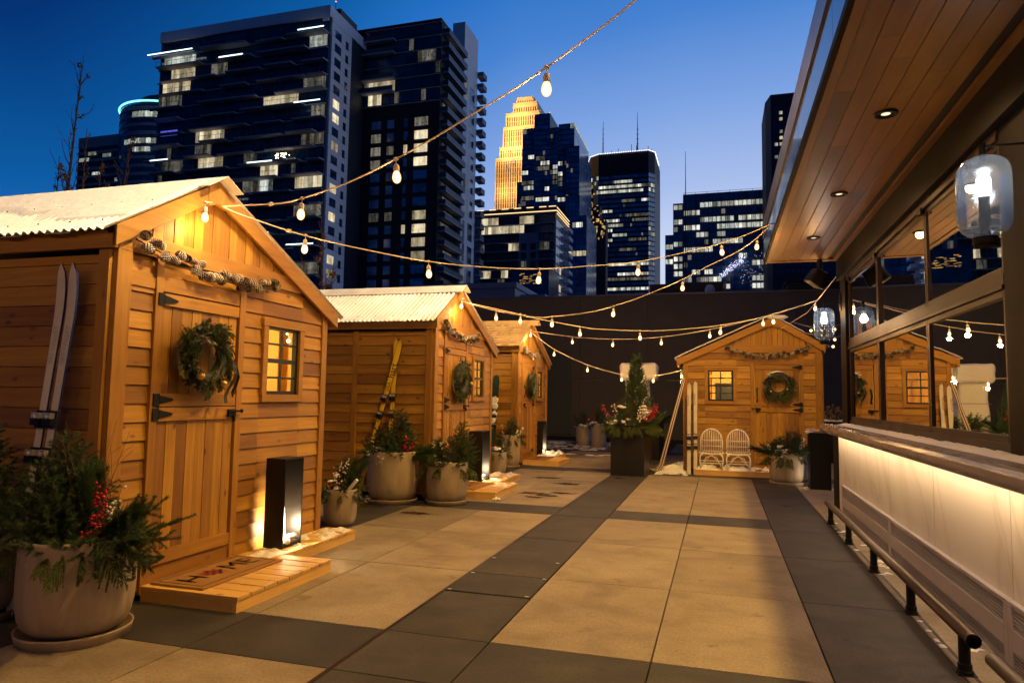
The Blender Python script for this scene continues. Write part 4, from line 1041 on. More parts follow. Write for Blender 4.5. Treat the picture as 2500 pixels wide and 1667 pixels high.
# wall lamps
def wlamp(y, x, z, lab, wy):
    t = thing('wall_lamp', (x, y, z), lab, 'wall lamp', 'pill shaped glass wall lamps on the bar')
    R_, H_ = .135, .46
    pf = []
    for k in range(9): a = -PI / 2 + k * PI / 16; pf.append((.04 + (R_ - .04) * math.cos(a), -H_ / 2 + .10 + .10 * math.sin(a)))
    for k in range(9): a = k * PI / 16; pf.append((.03 + (R_ - .03) * math.cos(a), H_ / 2 - .11 + .11 * math.sin(a)))
    gl = MB(); gl.lathe([(r, zz + z) for r, zz in pf], (x, y, 0), 40); gl.build('glass_shade', M['lampglass'], t, smooth=True, recalc=False)
    c = MB(); c.lathe([(0, z - H_ / 2 - .055), (.055, z - H_ / 2 - .055), (.062, z - H_ / 2 - .04), (.062, z - H_ / 2), (.03, z - H_ / 2 + .01), (.026, z - .02), (.03, z + .0), (0, z + .0)], (x, y, 0), 24); c.build('lamp_holder', M['bronze'], t, smooth=False)
    b = MB(); b.lathe([(0, z + .001), (.026, z + .01), (.034, z + .04), (.034, z + .10), (.02, z + .125), (0, z + .13)], (x, y, 0), 24); b.build('bulb', M['lampglow'], t, smooth=True)
    k = MB(); k.tube([(x, y, z + H_ / 2 - .01), (x, y, z + H_ / 2 + .075)], .018, 12); k.tube([(x, y, z + H_ / 2 + .06), (wy[0], wy[1], z + H_ / 2 + .06)], .007, 8)
    k.box(wy[0] - .012, wy[0] + .004, wy[1] - .06, wy[1] + .06, z + H_ / 2 - .06, z + H_ / 2 + .18); k.build('bracket', M['bronze'], t)
    light('lamp_light', 'POINT', (x, y, z + .06), 5, (.80, .90, 1.), .05)
wlamp(4.40, 1.43, 2.56, 'large pill shaped glass wall lamp with bright white bulb near the right edge', (1.66, 4.40))
wlamp(10.62, 1.43, 2.50, 'far pill shaped glass wall lamp on the column at the end of the bar', (1.64, 10.55))
# speaker pod under the canopy end
sp = thing('canopy_speaker', (1.33, 10.45, 3.2), 'black angled speaker pod hanging under the far end of the canopy', 'speaker')
m = MB(); m.tube([(1.36, 10.42, 3.39), (1.36, 10.42, 3.25)], .035, 12); m.build('neck', M['iron'], sp)
m = MB(); R3 = Matrix.Rotation(math.radians(28), 3, 'Y') @ Matrix.Rotation(math.radians(25), 3, 'Z')
vs = []
for a, b, c in ((-.13, -.11, -.11), (.11, -.11, -.13), (.11, .11, -.13), (-.13, .11, -.11), (-.10, -.09, .11), (.10, -.09, .11), (.10, .09, .11), (-.10, .09, .11)): vs.append(Vector((1.33, 10.42, 3.13)) + R3 @ Vector((a, b, c)))
m.add(vs, [(0, 3, 2, 1), (4, 5, 6, 7), (0, 1, 5, 4), (1, 2, 6, 5), (2, 3, 7, 6), (3, 0, 4, 7)]); m.build('cabinet', M['black'], sp, bevel=.03)

# ------------------------------------------------------------------ the four sheds
SH = [((-3.75, 3.50, 0), lambda p: (-3.75 + p[1], 3.50 + p[0], p[2]), 'metal', -1, 'nearest cedar shed with snowy corrugated roof, wreath on its door', 11),
      ((-3.75, 8.75, 0), lambda p: (-3.75 + p[1], 8.75 + p[0], p[2]), 'metal', -1, 'second cedar shed on the left with white corrugated roof and yellow skis at its side', 12),
      ((-3.95, 13.52, 0), lambda p: (-3.95 + p[1], 13.52 + p[0], p[2]), 'shake', 1, 'third cedar shed on the left, roofed with wooden shakes', 13),
      ((1.84, 14.05, 0), lambda p: (1.84 - p[0], 14.05 - p[1], p[2]), 'none', -1, 'cedar shed facing the camera at the far end with two white chairs in front', 14)]
MATS = [('y', 'x')] * 3 + [('x', 'y')]
PP = []
for i, ((loc, P, rf, hg, lab, sd_), (gw, gd)) in enumerate(zip(SH, MATS)):
    t, part = shed(loc, P, gw, gd, lab, hg, rf, sd_); PP.append((t, P, part))
    l = P((1.2, -1.6, 1.9)); light('shed_interior_light', 'POINT', l, 190, (1., .72, .20), .1)
t, P, part = PP[0]
roof_snow(t, P, APU, ZA + .01, -.13, rake_z(-.06) - .06, -3.3, .06, .026, 0, 3, lambda s, n: .62 - 1.05 * max(0, s - .30) - (.9 * max(0, s - .35) if n < -.9 else 0) + (.5 if n > -.6 and s < .80 else 0))
t, P, part = PP[1]
roof_snow(t, P, APU, ZA + .01, -.13, rake_z(-.06) - .06, -3.0, .06, .018, 0, 8, lambda s, n: (s - .78) * 2.2 + (.35 if n > -1.9 and n < -.4 else -.4) * (1 if s > .6 else 0) - .25)
t, P, part = PP[3]
roof_snow(t, P, APU + .05, ZA + .0, W_ + .16, ZL - .02, -3.2, .10, .035, 0, 5, lambda s, n: .5)
roof_snow(t, P, APU + .02, ZA + .0, -.13, rake_z(-.06) - .05, -3.2, .10, .028, 0, 6, lambda s, n: .5 if s < .55 else .12)
m = MB(P); m.ico((APU - .06, .03, ZA - .01), .10, 3, (2.0, .9, .45), .3); m.build('snow_cap', M['snow'], t, smooth=True)
ic = MB()
for x, y, z, L in ((-.735, 13.97, 2.12, .62), (-.70, 13.96, 2.06, .3)): ic.tube([(x, y, z), (x + .01, y, z - L * .5), (x + .015, y, z - L)], [.016, .010, .001], 6)
tag(ic.build('icicle', M['lampglass'], loc=(-.73, 13.97, 2.1), smooth=True), 'long icicle hanging from the left eave of the facing shed', 'icicle')
ic = MB(); ic.tube([(-4.10, 8.60, 2.38), (-4.10, 8.60, 2.2)], [.012, .001], 6); tag(ic.build('icicle', M['lampglass'], loc=(-4.1, 8.6, 2.38), smooth=True), 'short icicle on the corrugated eave of the second shed', 'icicle')

# decks, mats, lanterns
I0 = lambda X, Y: (lambda p: (X + p[1], Y + p[0], p[2]))
P1 = SH[0][1]; P2 = SH[1][1]; P3 = SH[2][1]; P4 = SH[3][1]
deck(P1, (-3.3, 4.4, 0), .33, 1.46, .80, 'low new pine deck under the HOME doormat at the nearest shed door', 'x')
deck(P1, (-3.5, 5.6, 0), 1.462, 2.62, .36, 'narrow pine deck carrying the tall black lantern box at the nearest shed', 'x', z=.097)
deck(P2, (-3.3, 9.5, 0), .33, 1.46, .82, 'low pine deck at the door of the second shed', 'x')
deck(P2, (-3.5, 10.6, 0), 1.462, 2.7, .50, 'snow dusted rear deck section with the lantern box at the second shed', 'x', z=.097)
deck(P3, (-3.5, 14.4, 0), .42, 1.5, .80, 'low pine deck at the door of the shake roofed shed', 'x')
deck(P3, (-3.7, 15.6, 0), 1.502, 2.6, .48, 'snow covered rear deck section at the shake roofed shed', 'x', z=.097)
deck(P4, (.6, 13.8, 0), .0, 2.30, .47, 'low snowy deck carrying the two white chairs at the facing shed', 'y')
mat(P1, (-3.45, 4.3, .1), .38, 1.25, .07, .50, .1005, 'brown coir doormat lettered HOME in front of the nearest shed door', [('H', -.27, .25), ('ME', .20, .25)])
mat(P2, (-3.45, 9.5, .1), .40, 1.25, .07, .50, .1005, 'brown coir doormat with dark letters at the second shed', [('H', -.27, .25), ('ME', .20, .25)])
mat(P3, (-3.7, 14.4, .1), .50, 1.32, .07, .50, .1005, 'brown coir doormat at the shake roofed shed door', [('H', -.27, .25), ('ME', .20, .25)])
mat(P4, (1.0, 13.85, .1), .42, 1.2, .07, .34, .1005, 'coir doormat behind the round pot at the facing shed', [('H', -.255, .15), ('ME', .175, .15)], flip=True)
bollard(-3.69, -3.50, 5.10, 5.37, .100, .845, 'tall black lantern box on the deck of the nearest shed', 26)
bollard(-3.70, -3.475, 10.10, 10.47, .100, .86, 'black lantern box beside the window of the second shed', 17)
bollard(-3.98, -3.80, 15.2, 15.55, .100, .86, 'black lantern box in front of the shake roofed shed', 15)
bollard(1.385, 1.70, 12.15, 12.42, .0, .90, 'large black lantern box with snow on top between the facing shed and the bar', 3)
m = MB(); snow_clump(m, (1.45, 12.28, .915), .10, 5, .35); tag(m.build('snow_heap', M['snow'], loc=(1.45, 12.28, .9), smooth=True), 'little heap of snow on top of the black lantern box by the bar', 'snow', kind='stuff')
def sp_(P, *a, nm='deck_snow', lab=None, **k):
    tag(snow_patch(*a, T=P, **k).build(nm, M['snow'], loc=P((a[0], a[2], 0)), smooth=True), kind='stuff')
sp_(P1, 1.20, 2.62, .03, .37, .0975, h=.03, thr=-.02, sc=7, res=.012, seed=2)
sp_(P2, 1.3, 2.7, .03, .50, .0975, h=.035, thr=-.06, sc=6, res=.015, seed=6)
sp_(P2, .9, 1.46, .45, .82, .1005, h=.02, thr=.12, sc=9, res=.015, seed=16)
sp_(P3, 1.45, 2.6, .03, .48, .0975, h=.05, thr=-.35, sc=5, res=.02, seed=7)
sp_(P4, .9, 2.30, .0, .46, .1005, h=.05, thr=-.26, sc=7, res=.012, seed=8)
m = MB(); snow_clump(m, (-2.87, 9.02, .02), .05, 5, .7); tag(m.build('snow_lump', M['snow'], loc=(-2.87, 9.02, 0), smooth=True), 'small lump of snow at the corner of the second shed deck', 'snow', kind='stuff')

# wreaths and garlands
wreath((-3.675, 4.265, 1.67), (0, 1, 0), (1, 0, 0), .255, 'bushy green wreath with gold bells on the nearest shed door', 1.0, [(-.55, -.62, .03), (.42, -.82, .024)], seed=3)
wreath((-3.675, 9.60, 1.64), (0, 1, 0), (1, 0, 0), .27, 'dense dark wreath on the door of the second shed', .7, [(.72, -.2, .027)], seed=4)
wreath((-3.875, 14.38, 1.66), (0, 1, 0), (1, 0, 0), .27, 'dark wreath on the door of the shake roofed shed', .5, [], seed=5)
wreath((1.06, 13.975, 1.70), (-1, 0, 0), (0, -1, 0), .26, 'snow topped wreath on the door of the facing shed', .6, [(.55, .6, .022), (-.6, -.3, .022), (.5, -.5, .022)], frost=True, seed=6)
def sag(a, b, s, n=12, jit=.008):
    a, b = np.array(a, float), np.array(b, float); return [tuple(a + (b - a) * k / n + np.array([0, 0, -s * 4 * (k / n) * (1 - k / n) + random.uniform(-jit, jit)])) for k in range(n + 1)]
garland([(-3.70, 3.62, 2.40), (-3.69, 3.74, 2.37), (-3.69, 3.92, 2.335), (-3.69, 4.15, 2.295), (-3.69, 4.4, 2.27), (-3.69, 4.62, 2.255), (-3.69, 4.82, 2.27), (-3.69, 5.0, 2.30), (-3.69, 5.12, 2.335)], (1, 0, 0), 'pine cone garland swagged across the front of the nearest shed', 34)
garland(sag((-3.69, 8.93, 2.40), (-3.69, 10.35, 2.34), .12), (1, 0, 0), 'pine cone garland over the door of the second shed', 36)
garland(sag((-3.89, 13.75, 2.42), (-3.89, 14.95, 2.36), .12), (1, 0, 0), 'pine cone garland over the door of the shake roofed shed', 32)
garland(sag((.12, 13.99, 2.39), (1.62, 13.99, 2.44), .17), (0, -1, 0), 'pine cone garland drooping over the door and wall of the facing shed', 34)

# skis
ski('ski', (-4.175, 3.31, .02), (-4.066, 3.445, 2.21), .070, (0, -1, .15), 'left of two white skis with blue edges leaning on the nearest shed', 'ski', M['skiwhite'], M['blueski'], .20, 'white skis leaning on the nearest shed', .50, .04, texts=[('SKI VALLEY', .76, .05, 1, 0, M['graymetal'])])
ski('ski', (-4.08, 3.31, .02), (-3.97, 3.445, 2.21), .070, (0, -1, .15), 'right of two white skis with blue edges leaning on the nearest shed', 'ski', M['skiwhite'], M['blueski'], .20, 'white skis leaning on the nearest shed', .50, .04, texts=[('SKI VALLEY', .76, .05, 1, 0, M['graymetal'])])
ski('ski', (-4.24, 8.46, .02), (-4.275, 8.705, 2.175), .078, (0, -1, .12), 'yellow ski standing upright behind the crossed one at the second shed', 'ski', M['yellow'], M['ink'], .17, 'yellow skis crossed on the side wall of the second shed', .58, .02, texts=[('hart', .80, .11, 1, 0, M['ink']), ('H', .94, .05, 1, 0, M['ink'])])
ski('ski', (-4.62, 8.36, .02), (-4.19, 8.67, 2.15), .078, (0, -1, .14), 'yellow ski lettered hart USA leaning across the upright one', 'ski', M['yellow'], M['ink'], .17, 'yellow skis crossed on the side wall of the second shed', .58, .02, texts=[('hart', .80, .125, 1, 0, M['ink']), ('USA', .70, .07, 1, 0, M['ink']), ('H', .94, .05, 1, 0, M['ink'])])
sb = ski('ski', (-4.34, 13.15, .02), (-4.36, 13.49, 1.84), .13, (0, -1, .15), 'dark green snow caked ski leaning on the shake roofed shed', 'ski', plain('green_ski', (.02, .05, .04), .4), M['black'], .12, None, .5, .02, shovel=1.0)
m = MB()
for k in range(26):
    f = random.uniform(.42, .74); m.ico((-4.34 - .02 * f + random.uniform(-.05, .05), 13.14 + .34 * f - .02, 1.84 * f), random.uniform(.02, .045), 2, (1.1, .5, 1.4), .6)
m.build('snow_crust', M['snow'], sb, smooth=True)
ski('ski', (-.56, 13.62, .0), (-.555, 13.80, 1.72), .080, (0, -1, .1), 'left white ski of the upright pair beside the facing shed', 'ski', M['skiwhite'], M['ink'], .07, 'white skis standing at the left corner of the facing shed', .36, .03, shovel=1.0, texts=[('VOYAGER', .80, .05, 1, -.02, M['blueski'])])
ski('ski', (-.44, 13.64, .0), (-.44, 13.82, 1.75), .080, (0, -1, .1), 'right white ski of the upright pair beside the facing shed', 'ski', M['skiwhite'], M['ink'], .07, 'white skis standing at the left corner of the facing shed', .36, .03, shovel=1.0, texts=[('VOYAGER', .80, .05, 1, -.02, M['blueski'])])
for k, (bx, lab) in enumerate(((-1.13, 'left old wooden ski with curled foot leaning on the facing shed eave'), (-1.08, 'right old wooden ski with curled foot leaning on the facing shed eave'))):
    t = thing('wooden_ski', (bx, 13.8, 0), lab, 'ski', 'old wooden skis leaning on the eave of the facing shed'); m = MB()
    P = [Vector((bx - .17, 13.78, .06)), Vector((bx - .10, 13.79, .022)), Vector((bx - .03, 13.8, .05)), Vector((bx + .02, 13.8, .13))] + [Vector((bx + .02, 13.8, .13)).lerp(Vector((-.675 + k * .03, 14.0, 1.80)), f) for f in (.2, .4, .6, .8, 1.)]
    vs = []; d_ = Vector((0, 1, 0))
    for i, p in enumerate(P):
        a = (P[min(i + 1, len(P) - 1)] - P[max(0, i - 1)]).normalized(); s_ = a.cross(d_).normalized(); w_ = .018; vs += [p - s_ * w_ - d_ * .008, p + s_ * w_ - d_ * .008, p + s_ * w_ + d_ * .008, p - s_ * w_ + d_ * .008]
    f_ = []
    for i in range(len(P) - 1):
        for q in range(4): f_.append((4 * i + q, 4 * i + (q + 1) % 4, 4 * i + 4 + (q + 1) % 4, 4 * i + 4 + q))
    m.add(vs, f_ + [(3, 2, 1, 0), (len(vs) - 4, len(vs) - 3, len(vs) - 2, len(vs) - 1)]); m.build('ski_body', M['oldski'], t)
    m = MB(); m.tube([p - d_ * .010 for p in P], .005, 6); m.build('centre_groove', M['rattan'], t)

# rattan chairs
def chair(cx, y0, z0, lab):
    t = thing('rattan_chair', (cx, y0, z0), lab, 'chair', 'white rattan chairs on the deck of the facing shed')
    W2, S_ = .20, .31
    def tb(nm, L_, r=.008):
        m = MB()
        for P in L_: m.tube([(cx + a, y0 + b * .88, z0 + c) for a, b, c in P], r, 6)
        return m.build(nm, M['rattan'], t, smooth=True)
    hoop = [(-W2, .40, S_)] + [(-W2 * 1.0, .42, S_ + .19)] + [(-W2 * math.cos(k * PI / 12), .43 + .03 * math.sin(k * PI / 12), S_ + .20 + .235 * math.sin(k * PI / 12)) for k in range(13)] + [(W2, .42, S_ + .19), (W2, .40, S_)]
    tb('back_frame', [hoop], .013)
    sl = []
    for i in range(1, 12):
        x_ = -W2 + 2 * W2 * i / 12; top = S_ + .20 + .235 * math.sqrt(max(0, 1 - (x_ / W2) ** 2)); sl.append([(x_, .41, S_ + .01), (x_, .44, top)])
    tb('backrest', sl, .0055)
    tb('back_rail', [[(-W2, .415, S_ + .105), (0, .425, S_ + .11), (W2, .415, S_ + .105)], [(-W2, .415, S_ + .22), (0, .425, S_ + .21), (W2, .415, S_ + .22)], [(-W2, .41, S_ + .015), (W2, .41, S_ + .015)]], .0075)
    tb('seat_frame', [[(-W2, .41, S_), (-W2 * 1.08, .1, S_ + .01), (-W2, .0, S_ - .01), (0, -.02, S_ - .02), (W2, .0, S_ - .01), (W2 * 1.08, .1, S_ + .01), (W2, .41, S_)]], .013)
    tb('seat', [[(-W2 + 2 * W2 * i / 14, .0, S_ - .004), (-W2 + 2 * W2 * i / 14, .41, S_)] for i in range(1, 14)], .0055)
    for sx_ in (-1, 1):
        for yy in (.0, .38):
            tb('leg', [[(sx_ * (W2 - .05), yy, S_ - .015), (sx_ * (W2 + .0), yy, S_ - .06), (sx_ * (W2 + .012), yy, .18), (sx_ * (W2 - .005), yy, .01)]], .012)
    tb('stretcher', [[(-W2 + .02, 0, .05), (-.1, .0, S_ - .09), (0, 0, S_ - .05), (.1, .0, S_ - .09), (W2 - .02, 0, .05)], [(-W2, 0, .12), (W2, 0, .12)], [(-W2, .38, .14), (W2, .38, .14)], [(-W2, .0, .1), (-W2, .38, .1)], [(W2, .0, .1), (W2, .38, .1)], [(-W2 + .02, .38, .05), (0, .38, S_ - .05), (W2 - .02, .38, .05)]], .0085)
chair(-.152, 13.62, .10, 'left white rattan chair beside the upright skis'); chair(.332, 13.62, .10, 'right white rattan chair beside the shed door')

# snow sculpture
ss = thing('snow_sculpture', (-1.85, 17, 0), 'tall white carved snow block pillar behind the potted conifer', 'snow sculpture')
for nm, bxs in (('pillar', (-2.18, -1.62, 16.8, 17.3, 0, 1.90)), ('head_block', (-2.30, -1.42, 16.7, 17.4, 1.84, 2.26))):
    m = MB(); m.box(*bxs); o = m.build(nm, M['snow'], ss, smooth=True); b = o.modifiers.new('b', 'BEVEL'); b.width = .09; b.segments = 5; s_ = o.modifiers.new('s', 'SUBSURF'); s_.levels = 2; s_.render_levels = 2
    tx = bpy.data.textures.new('n', 'CLOUDS'); tx.noise_scale = .3; d = o.modifiers.new('d', 'DISPLACE'); d.texture = tx; d.strength = .06; d.mid_level = .5
m = MB(); [m.box(-2.2, -1.60, 16.78, 17.32, z, z + .012) for z in (.5, .95, 1.4)]; m.build('groove', M['tgrey'], ss)
# ------------------------------------------------------------------ planters
A = math.radians
# big near pot
t = planter(-3.55, 3.205, .300, .56, 0, 'large round stone pot with spruce, pine and red berries in the left foreground')
fillpot(t, .300, .53, 1.0, .020, [
    ('tree', A(185), .45, .66, .27), ('tree', A(120), .5, .5, .22), ('tree', A(250), .55, .42, .2),
    ('sp', A(10), .5, (.75, .15, .62), .50), ('sp', A(0), .5, (.8, -.3, .42), .52), ('sp', A(-15), .5, (.85, .1, .22), .48), ('sp', A(20), .5, (.8, .45, .35), .50), ('sp', A(-30), .6, (.9, -.2, .30), .46), ('sp', A(-5), .6, (.9, -.1, .05), .40), ('sp', A(-25), .7, (.8, -.5, .05), .36), ('sp', A(5), .5, (.62, .0, .8), .40), ('sp', A(15), .6, (.95, .2, .16), .44),
    ('pine', A(0), .15, (.10, -.1, 1), .42), ('pine', A(40), .2, (-.02, .1, 1), .40), ('pine', A(300), .2, (.04, 0, 1), .40), ('pine', A(10), .3, (.75, -.1, .62), .40), ('pine', A(-20), .3, (.7, -.1, .55), .38), ('pine', A(30), .3, (.8, 0, .7), .36),
    ('cedar', A(-40), .85, (.7, -.6, .12), .26), ('cedar', A(-55), .85, (.5, -.8, .1), .30), ('cedar', A(-20), .85, (.9, -.3, .1), .30), ('cedar', A(-70), .8, (.3, -.9, .15), .20), ('cedar', A(0), .85, (.9, .1, .12), .28), ('cedar', A(200), .8, (-1, -.3, .2), .26), ('cedar', A(230), .8, (-.7, -.7, .2), .22),
    ('leaf', A(-25), .9, (.6, -.6, -.2), .2), ('leaf', A(-10), .95, (.7, -.3, -.3), .22),
    ('red', A(-10), .45, (.10, -.1, 1), .40, 26, .0088), ('red', A(-5), .5, (.2, -.15, 1), .40, 20, .0088), ('red', A(-20), .5, (.25, -.1, .55), .24, 12, .0088), ('red', A(-30), .6, (.1, -.3, .5), .15, 6, .0088),
    ('wht', A(0), .5, (.42, -.1, .9), .40, 12, .0088), ('wht', A(10), .5, (.25, -.1, .9), .32, 9, .0088),
    ('twig', A(0), .3, 5, .66), ('twig', A(100), .4, 3, .7), ('skirt', 16, .26, .5, 'spruce'), ('tree', A(160), .2, .6, .26), ('tree', A(215), .7, .5, .26), ('tree', A(270), .35, .36, .2), ('skirt', 12, .22, .9, 'spruce'),
    ('snow', A(-35), .78, .03, .04, 4), ('snow', A(-90), .8, .02, .03, 3)], 21)
t = planter(-4.43, 3.16, .32, .50, 0, 'dark overlapped stone pot cut by the left edge of the photo')
fillpot(t, .32, .48, .8, .020, [('tree', A(60), .3, .75, .36), ('tree', A(-40), .4, .6, .32), ('skirt', 12, .34, .3, 'spruce'), ('skirt', 7, .3, .2, 'cedar'), ('snow', A(-50), .7, .05, .045, 4), ('wht', A(-60), .5, (.1, -.3, .8), .3, 6, .008), ('sp', A(20), .4, (.5, -.2, .7), .5)], 22)
# pot at shed 1's far corner
t = planter(-3.92, 6.73, .178, .38, 0, 'small stone pot with white berries tucked behind the nearest shed', saucer=False)
fillpot(t, .178, .36, .8, .020, [('tree', A(20), .4, .40, .18), ('tree', A(100), .5, .34, .16), ('sp', A(0), .3, (.3, 0, 1), .3), ('sp', A(40), .3, (.5, .3, .8), .32), ('sp', A(-60), .3, (.4, -.3, .7), .3), ('pine', A(10), .2, (.45, .2, .9), .36), ('pine', A(60), .2, (.35, .1, 1), .34), ('sp', A(90), .3, (0, .3, 1), .28), ('skirt', 8, .19, .4, 'spruce'), ('skirt', 7, .17, .2, 'cedar'), ('leaf', A(-10), .8, (.8, -.2, 0), .2), ('leaf', A(20), .8, (.8, .2, -.2), .2),
    ('wht', A(-60), .3, (.02, 0, 1), .34, 16, .009), ('wht', A(-40), .3, (.12, -.05, 1), .42, 14, .009), ('wht', A(-80), .5, (-.15, -.1, 1), .3, 12, .009), ('snow', A(-90), .5, .06, .05, 5), ('snow', A(-110), .6, .14, .04, 4), ('snow', A(-100), .6, .2, .03, 3), ('log', A(-10), .4, (.6, 0, .7), .2), ('twig', A(0), .1, 6, .62), ('red', A(-120), .6, (-.1, -.2, .8), .12, 6, .009)], 23)
# two big pots by shed 2
t = planter(-4.13, 8.40, .335, .66, 0, 'widest stone pot in front of the second shed side wall')
fillpot(t, .335, .62, .75, .024, [('tree', A(0), .25, .64, .28), ('tree', A(180), .6, .40, .22), ('tree', A(60), .5, .46, .24), ('tree', A(-90), .5, .3, .2), ('skirt', 18, .30, .6, 'spruce'), ('pine', A(0), .5, (1, 0, .3), .36), ('pine', A(-20), .5, (1, -.2, .15), .34), ('pine', A(20), .5, (.9, .3, .45), .34), ('cedar', A(180), .7, (-1, 0, .4), .3), ('cedar', A(200), .8, (-.9, -.4, .3), .26), ('leaf', A(-90), .9, (0, -.7, .1), .14),
    ('red', A(-30), .5, (.25, -.2, .9), .36, 22, .012), ('red', A(-10), .6, (.4, -.2, .6), .26, 16, .012), ('snow', A(220), .75, .04, .10, 7), ('snow', A(-90), .8, .02, .06, 4), ('snow', A(-40), .85, .02, .05, 4), ('snow', A(240), .6, .12, .05, 4), ('wht', A(200), .6, (-.2, -.2, .8), .24, 8, .011), ('twig', A(0), .3, 9, .95)], 24)
t = planter(-3.42, 8.55, .278, .54, 0, 'round stone pot with white berries standing by the second shed corner')
fillpot(t, .278, .50, .75, .024, [('tree', A(10), .7, .60, .24), ('tree', A(200), .5, .36, .2), ('tree', A(90), .5, .4, .22), ('skirt', 12, .26, .8, 'spruce'), ('sp', A(20), .5, (.5, .1, .9), .45), ('sp', A(90), .4, (.1, .3, 1), .4), ('sp', A(150), .4, (-.3, .1, .9), .34), ('pine', A(180), .2, (-.2, 0, 1), .3), ('skirt', 9, .26, .45, 'spruce'), ('skirt', 10, .26, .2, 'cedar'), ('leaf', A(0), .2, (.1, -.1, 1), .32), ('leaf', A(-60), .3, (.2, -.2, .9), .26),
    ('wht', A(180), .5, (-.12, -.1, 1), .34, 22, .012), ('wht', A(200), .5, (-.2, -.1, 1), .30, 16, .012), ('wht', A(170), .4, (-.02, -.1, 1), .33, 14, .012), ('snow', A(-70), .6, .05, .06, 5), ('snow', A(-130), .6, .04, .06, 5), ('twig', A(0), .1, 9, .75), ('cedar', A(0), .8, (1, -.2, .1), .28)], 25)
# two by shed 3
t = planter(-3.92, 12.28, .165, .38, 0, 'small stone pot with snow on top before the shake roofed shed', saucer=False)
fillpot(t, .165, .36, .4, .028, [('sp', A(0), .3, (.3, 0, 1), .26), ('sp', A(90), .3, (0, .2, 1), .26), ('skirt', 8, .22, .3, 'cedar'), ('skirt', 6, .2, .5, 'spruce'), ('leaf', A(20), .3, (.4, 0, .9), .25), ('snow', A(-100), .5, .10, .07, 6), ('wht', A(0), .4, (.2, 0, .9), .2, 8, .012), ('red', A(180), .4, (-.2, 0, .9), .2, 8, .012)], 26)
t = planter(-3.98, 13.27, .20, .64, 0, 'tall stone pot on a white saucer beside the shake roofed shed')
fillpot(t, .20, .60, .4, .028, [('tree', A(0), .2, .44, .22), ('skirt', 9, .24, .4, 'spruce'), ('skirt', 8, .24, .15, 'cedar'), ('wht', A(0), .6, (.4, 0, .8), .3, 18, .013), ('wht', A(-20), .6, (.5, -.1, .7), .3, 14, .013), ('wht', A(180), .5, (-.3, 0, .9), .34, 14, .013), ('red', A(200), .5, (-.2, 0, .8), .2, 10, .013), ('log', A(0), .4, (.3, 0, .8), .2), ('twig', A(0), .1, 8, .7)], 27)
# right pot at shed 4
t = planter(1.10, 12.66, .305, .53, 0, 'round stone pot with snowy greens standing before the facing shed door')
fillpot(t, .305, .50, .7, .026, [('skirt', 14, .34, .7, 'spruce'), ('tree', A(-60), .5, .3, .2), ('tree', A(200), .6, .3, .2), ('tree', A(140), .5, .34, .22), ('tree', A(40), .6, .42, .22), ('tree', A(90), .4, .34, .16), ('tree', A(0), .5, .36, .18), ('tree', A(180), .6, .24, .15), ('pine', A(70), .1, (.0, 0, 1), .34), ('pine', A(180), .6, (-1, 0, .45), .38), ('skirt', 14, .32, .4, 'spruce'), ('skirt', 14, .30, .2, 'cedar'), ('cedar', A(-110), .9, (-.2, -.6, -.1), .26), ('leaf', A(-110), .9, (-.2, -.5, -.2), .22), ('leaf', A(-100), .9, (-.1, -.5, -.1), .22), ('sp', A(0), .6, (.8, 0, .5), .34), ('sp', A(20), .6, (.6, 0, .8), .34),
    ('snow', A(-120), .7, .10, .09, 8), ('snow', A(-140), .6, .17, .05, 5), ('snow', A(-110), .8, .03, .05, 4), ('wht', A(-30), .5, (.35, -.1, .9), .36, 22, .012), ('wht', A(0), .5, (.3, -.1, .6), .26, 12, .012), ('wht', A(-150), .6, (-.5, -.1, .7), .26, 10, .012), ('red', A(-90), .6, (0, -.3, .6), .16, 8, .012), ('twig', A(0), .1, 10, .66)], 28)
# back pots
t = planter(-3.84, 20.24, .22, .58, 0, 'left of two small far stone pots against the dark wall')
fillpot(t, .22, .56, .35, .035, [('sp', A(180), .5, (-.4, 0, 1), .5), ('tree', A(90), .3, .5, .2), ('skirt', 8, .28, .4, 'spruce'), ('red', A(0), .4, (.1, 0, 1), .34, 16, .014), ('red', A(180), .6, (-.5, 0, .6), .24, 10, .014), ('snow', A(-90), .5, .06, .12, 8), ('snow', A(180), .8, .02, .08, 5), ('wht', A(-20), .4, (.2, 0, .8), .3, 8, .014)], 29)
t = planter(-3.30, 19.70, .225, .69, 0, 'right of two small far stone pots, beside the black planter box')
fillpot(t, .225, .67, .35, .035, [('sp', A(0), .5, (.4, 0, 1), .45), ('tree', A(90), .3, .55, .18), ('skirt', 9, .28, .4, 'spruce'), ('red', A(180), .5, (-.1, 0, 1), .3, 14, .014), ('wht', A(20), .5, (.35, 0, .9), .4, 26, .015), ('wht', A(0), .5, (.45, 0, .8), .4, 20, .015), ('snow', A(200), .6, .05, .13, 9), ('snow', A(-60), .8, .02, .10, 7)], 30)
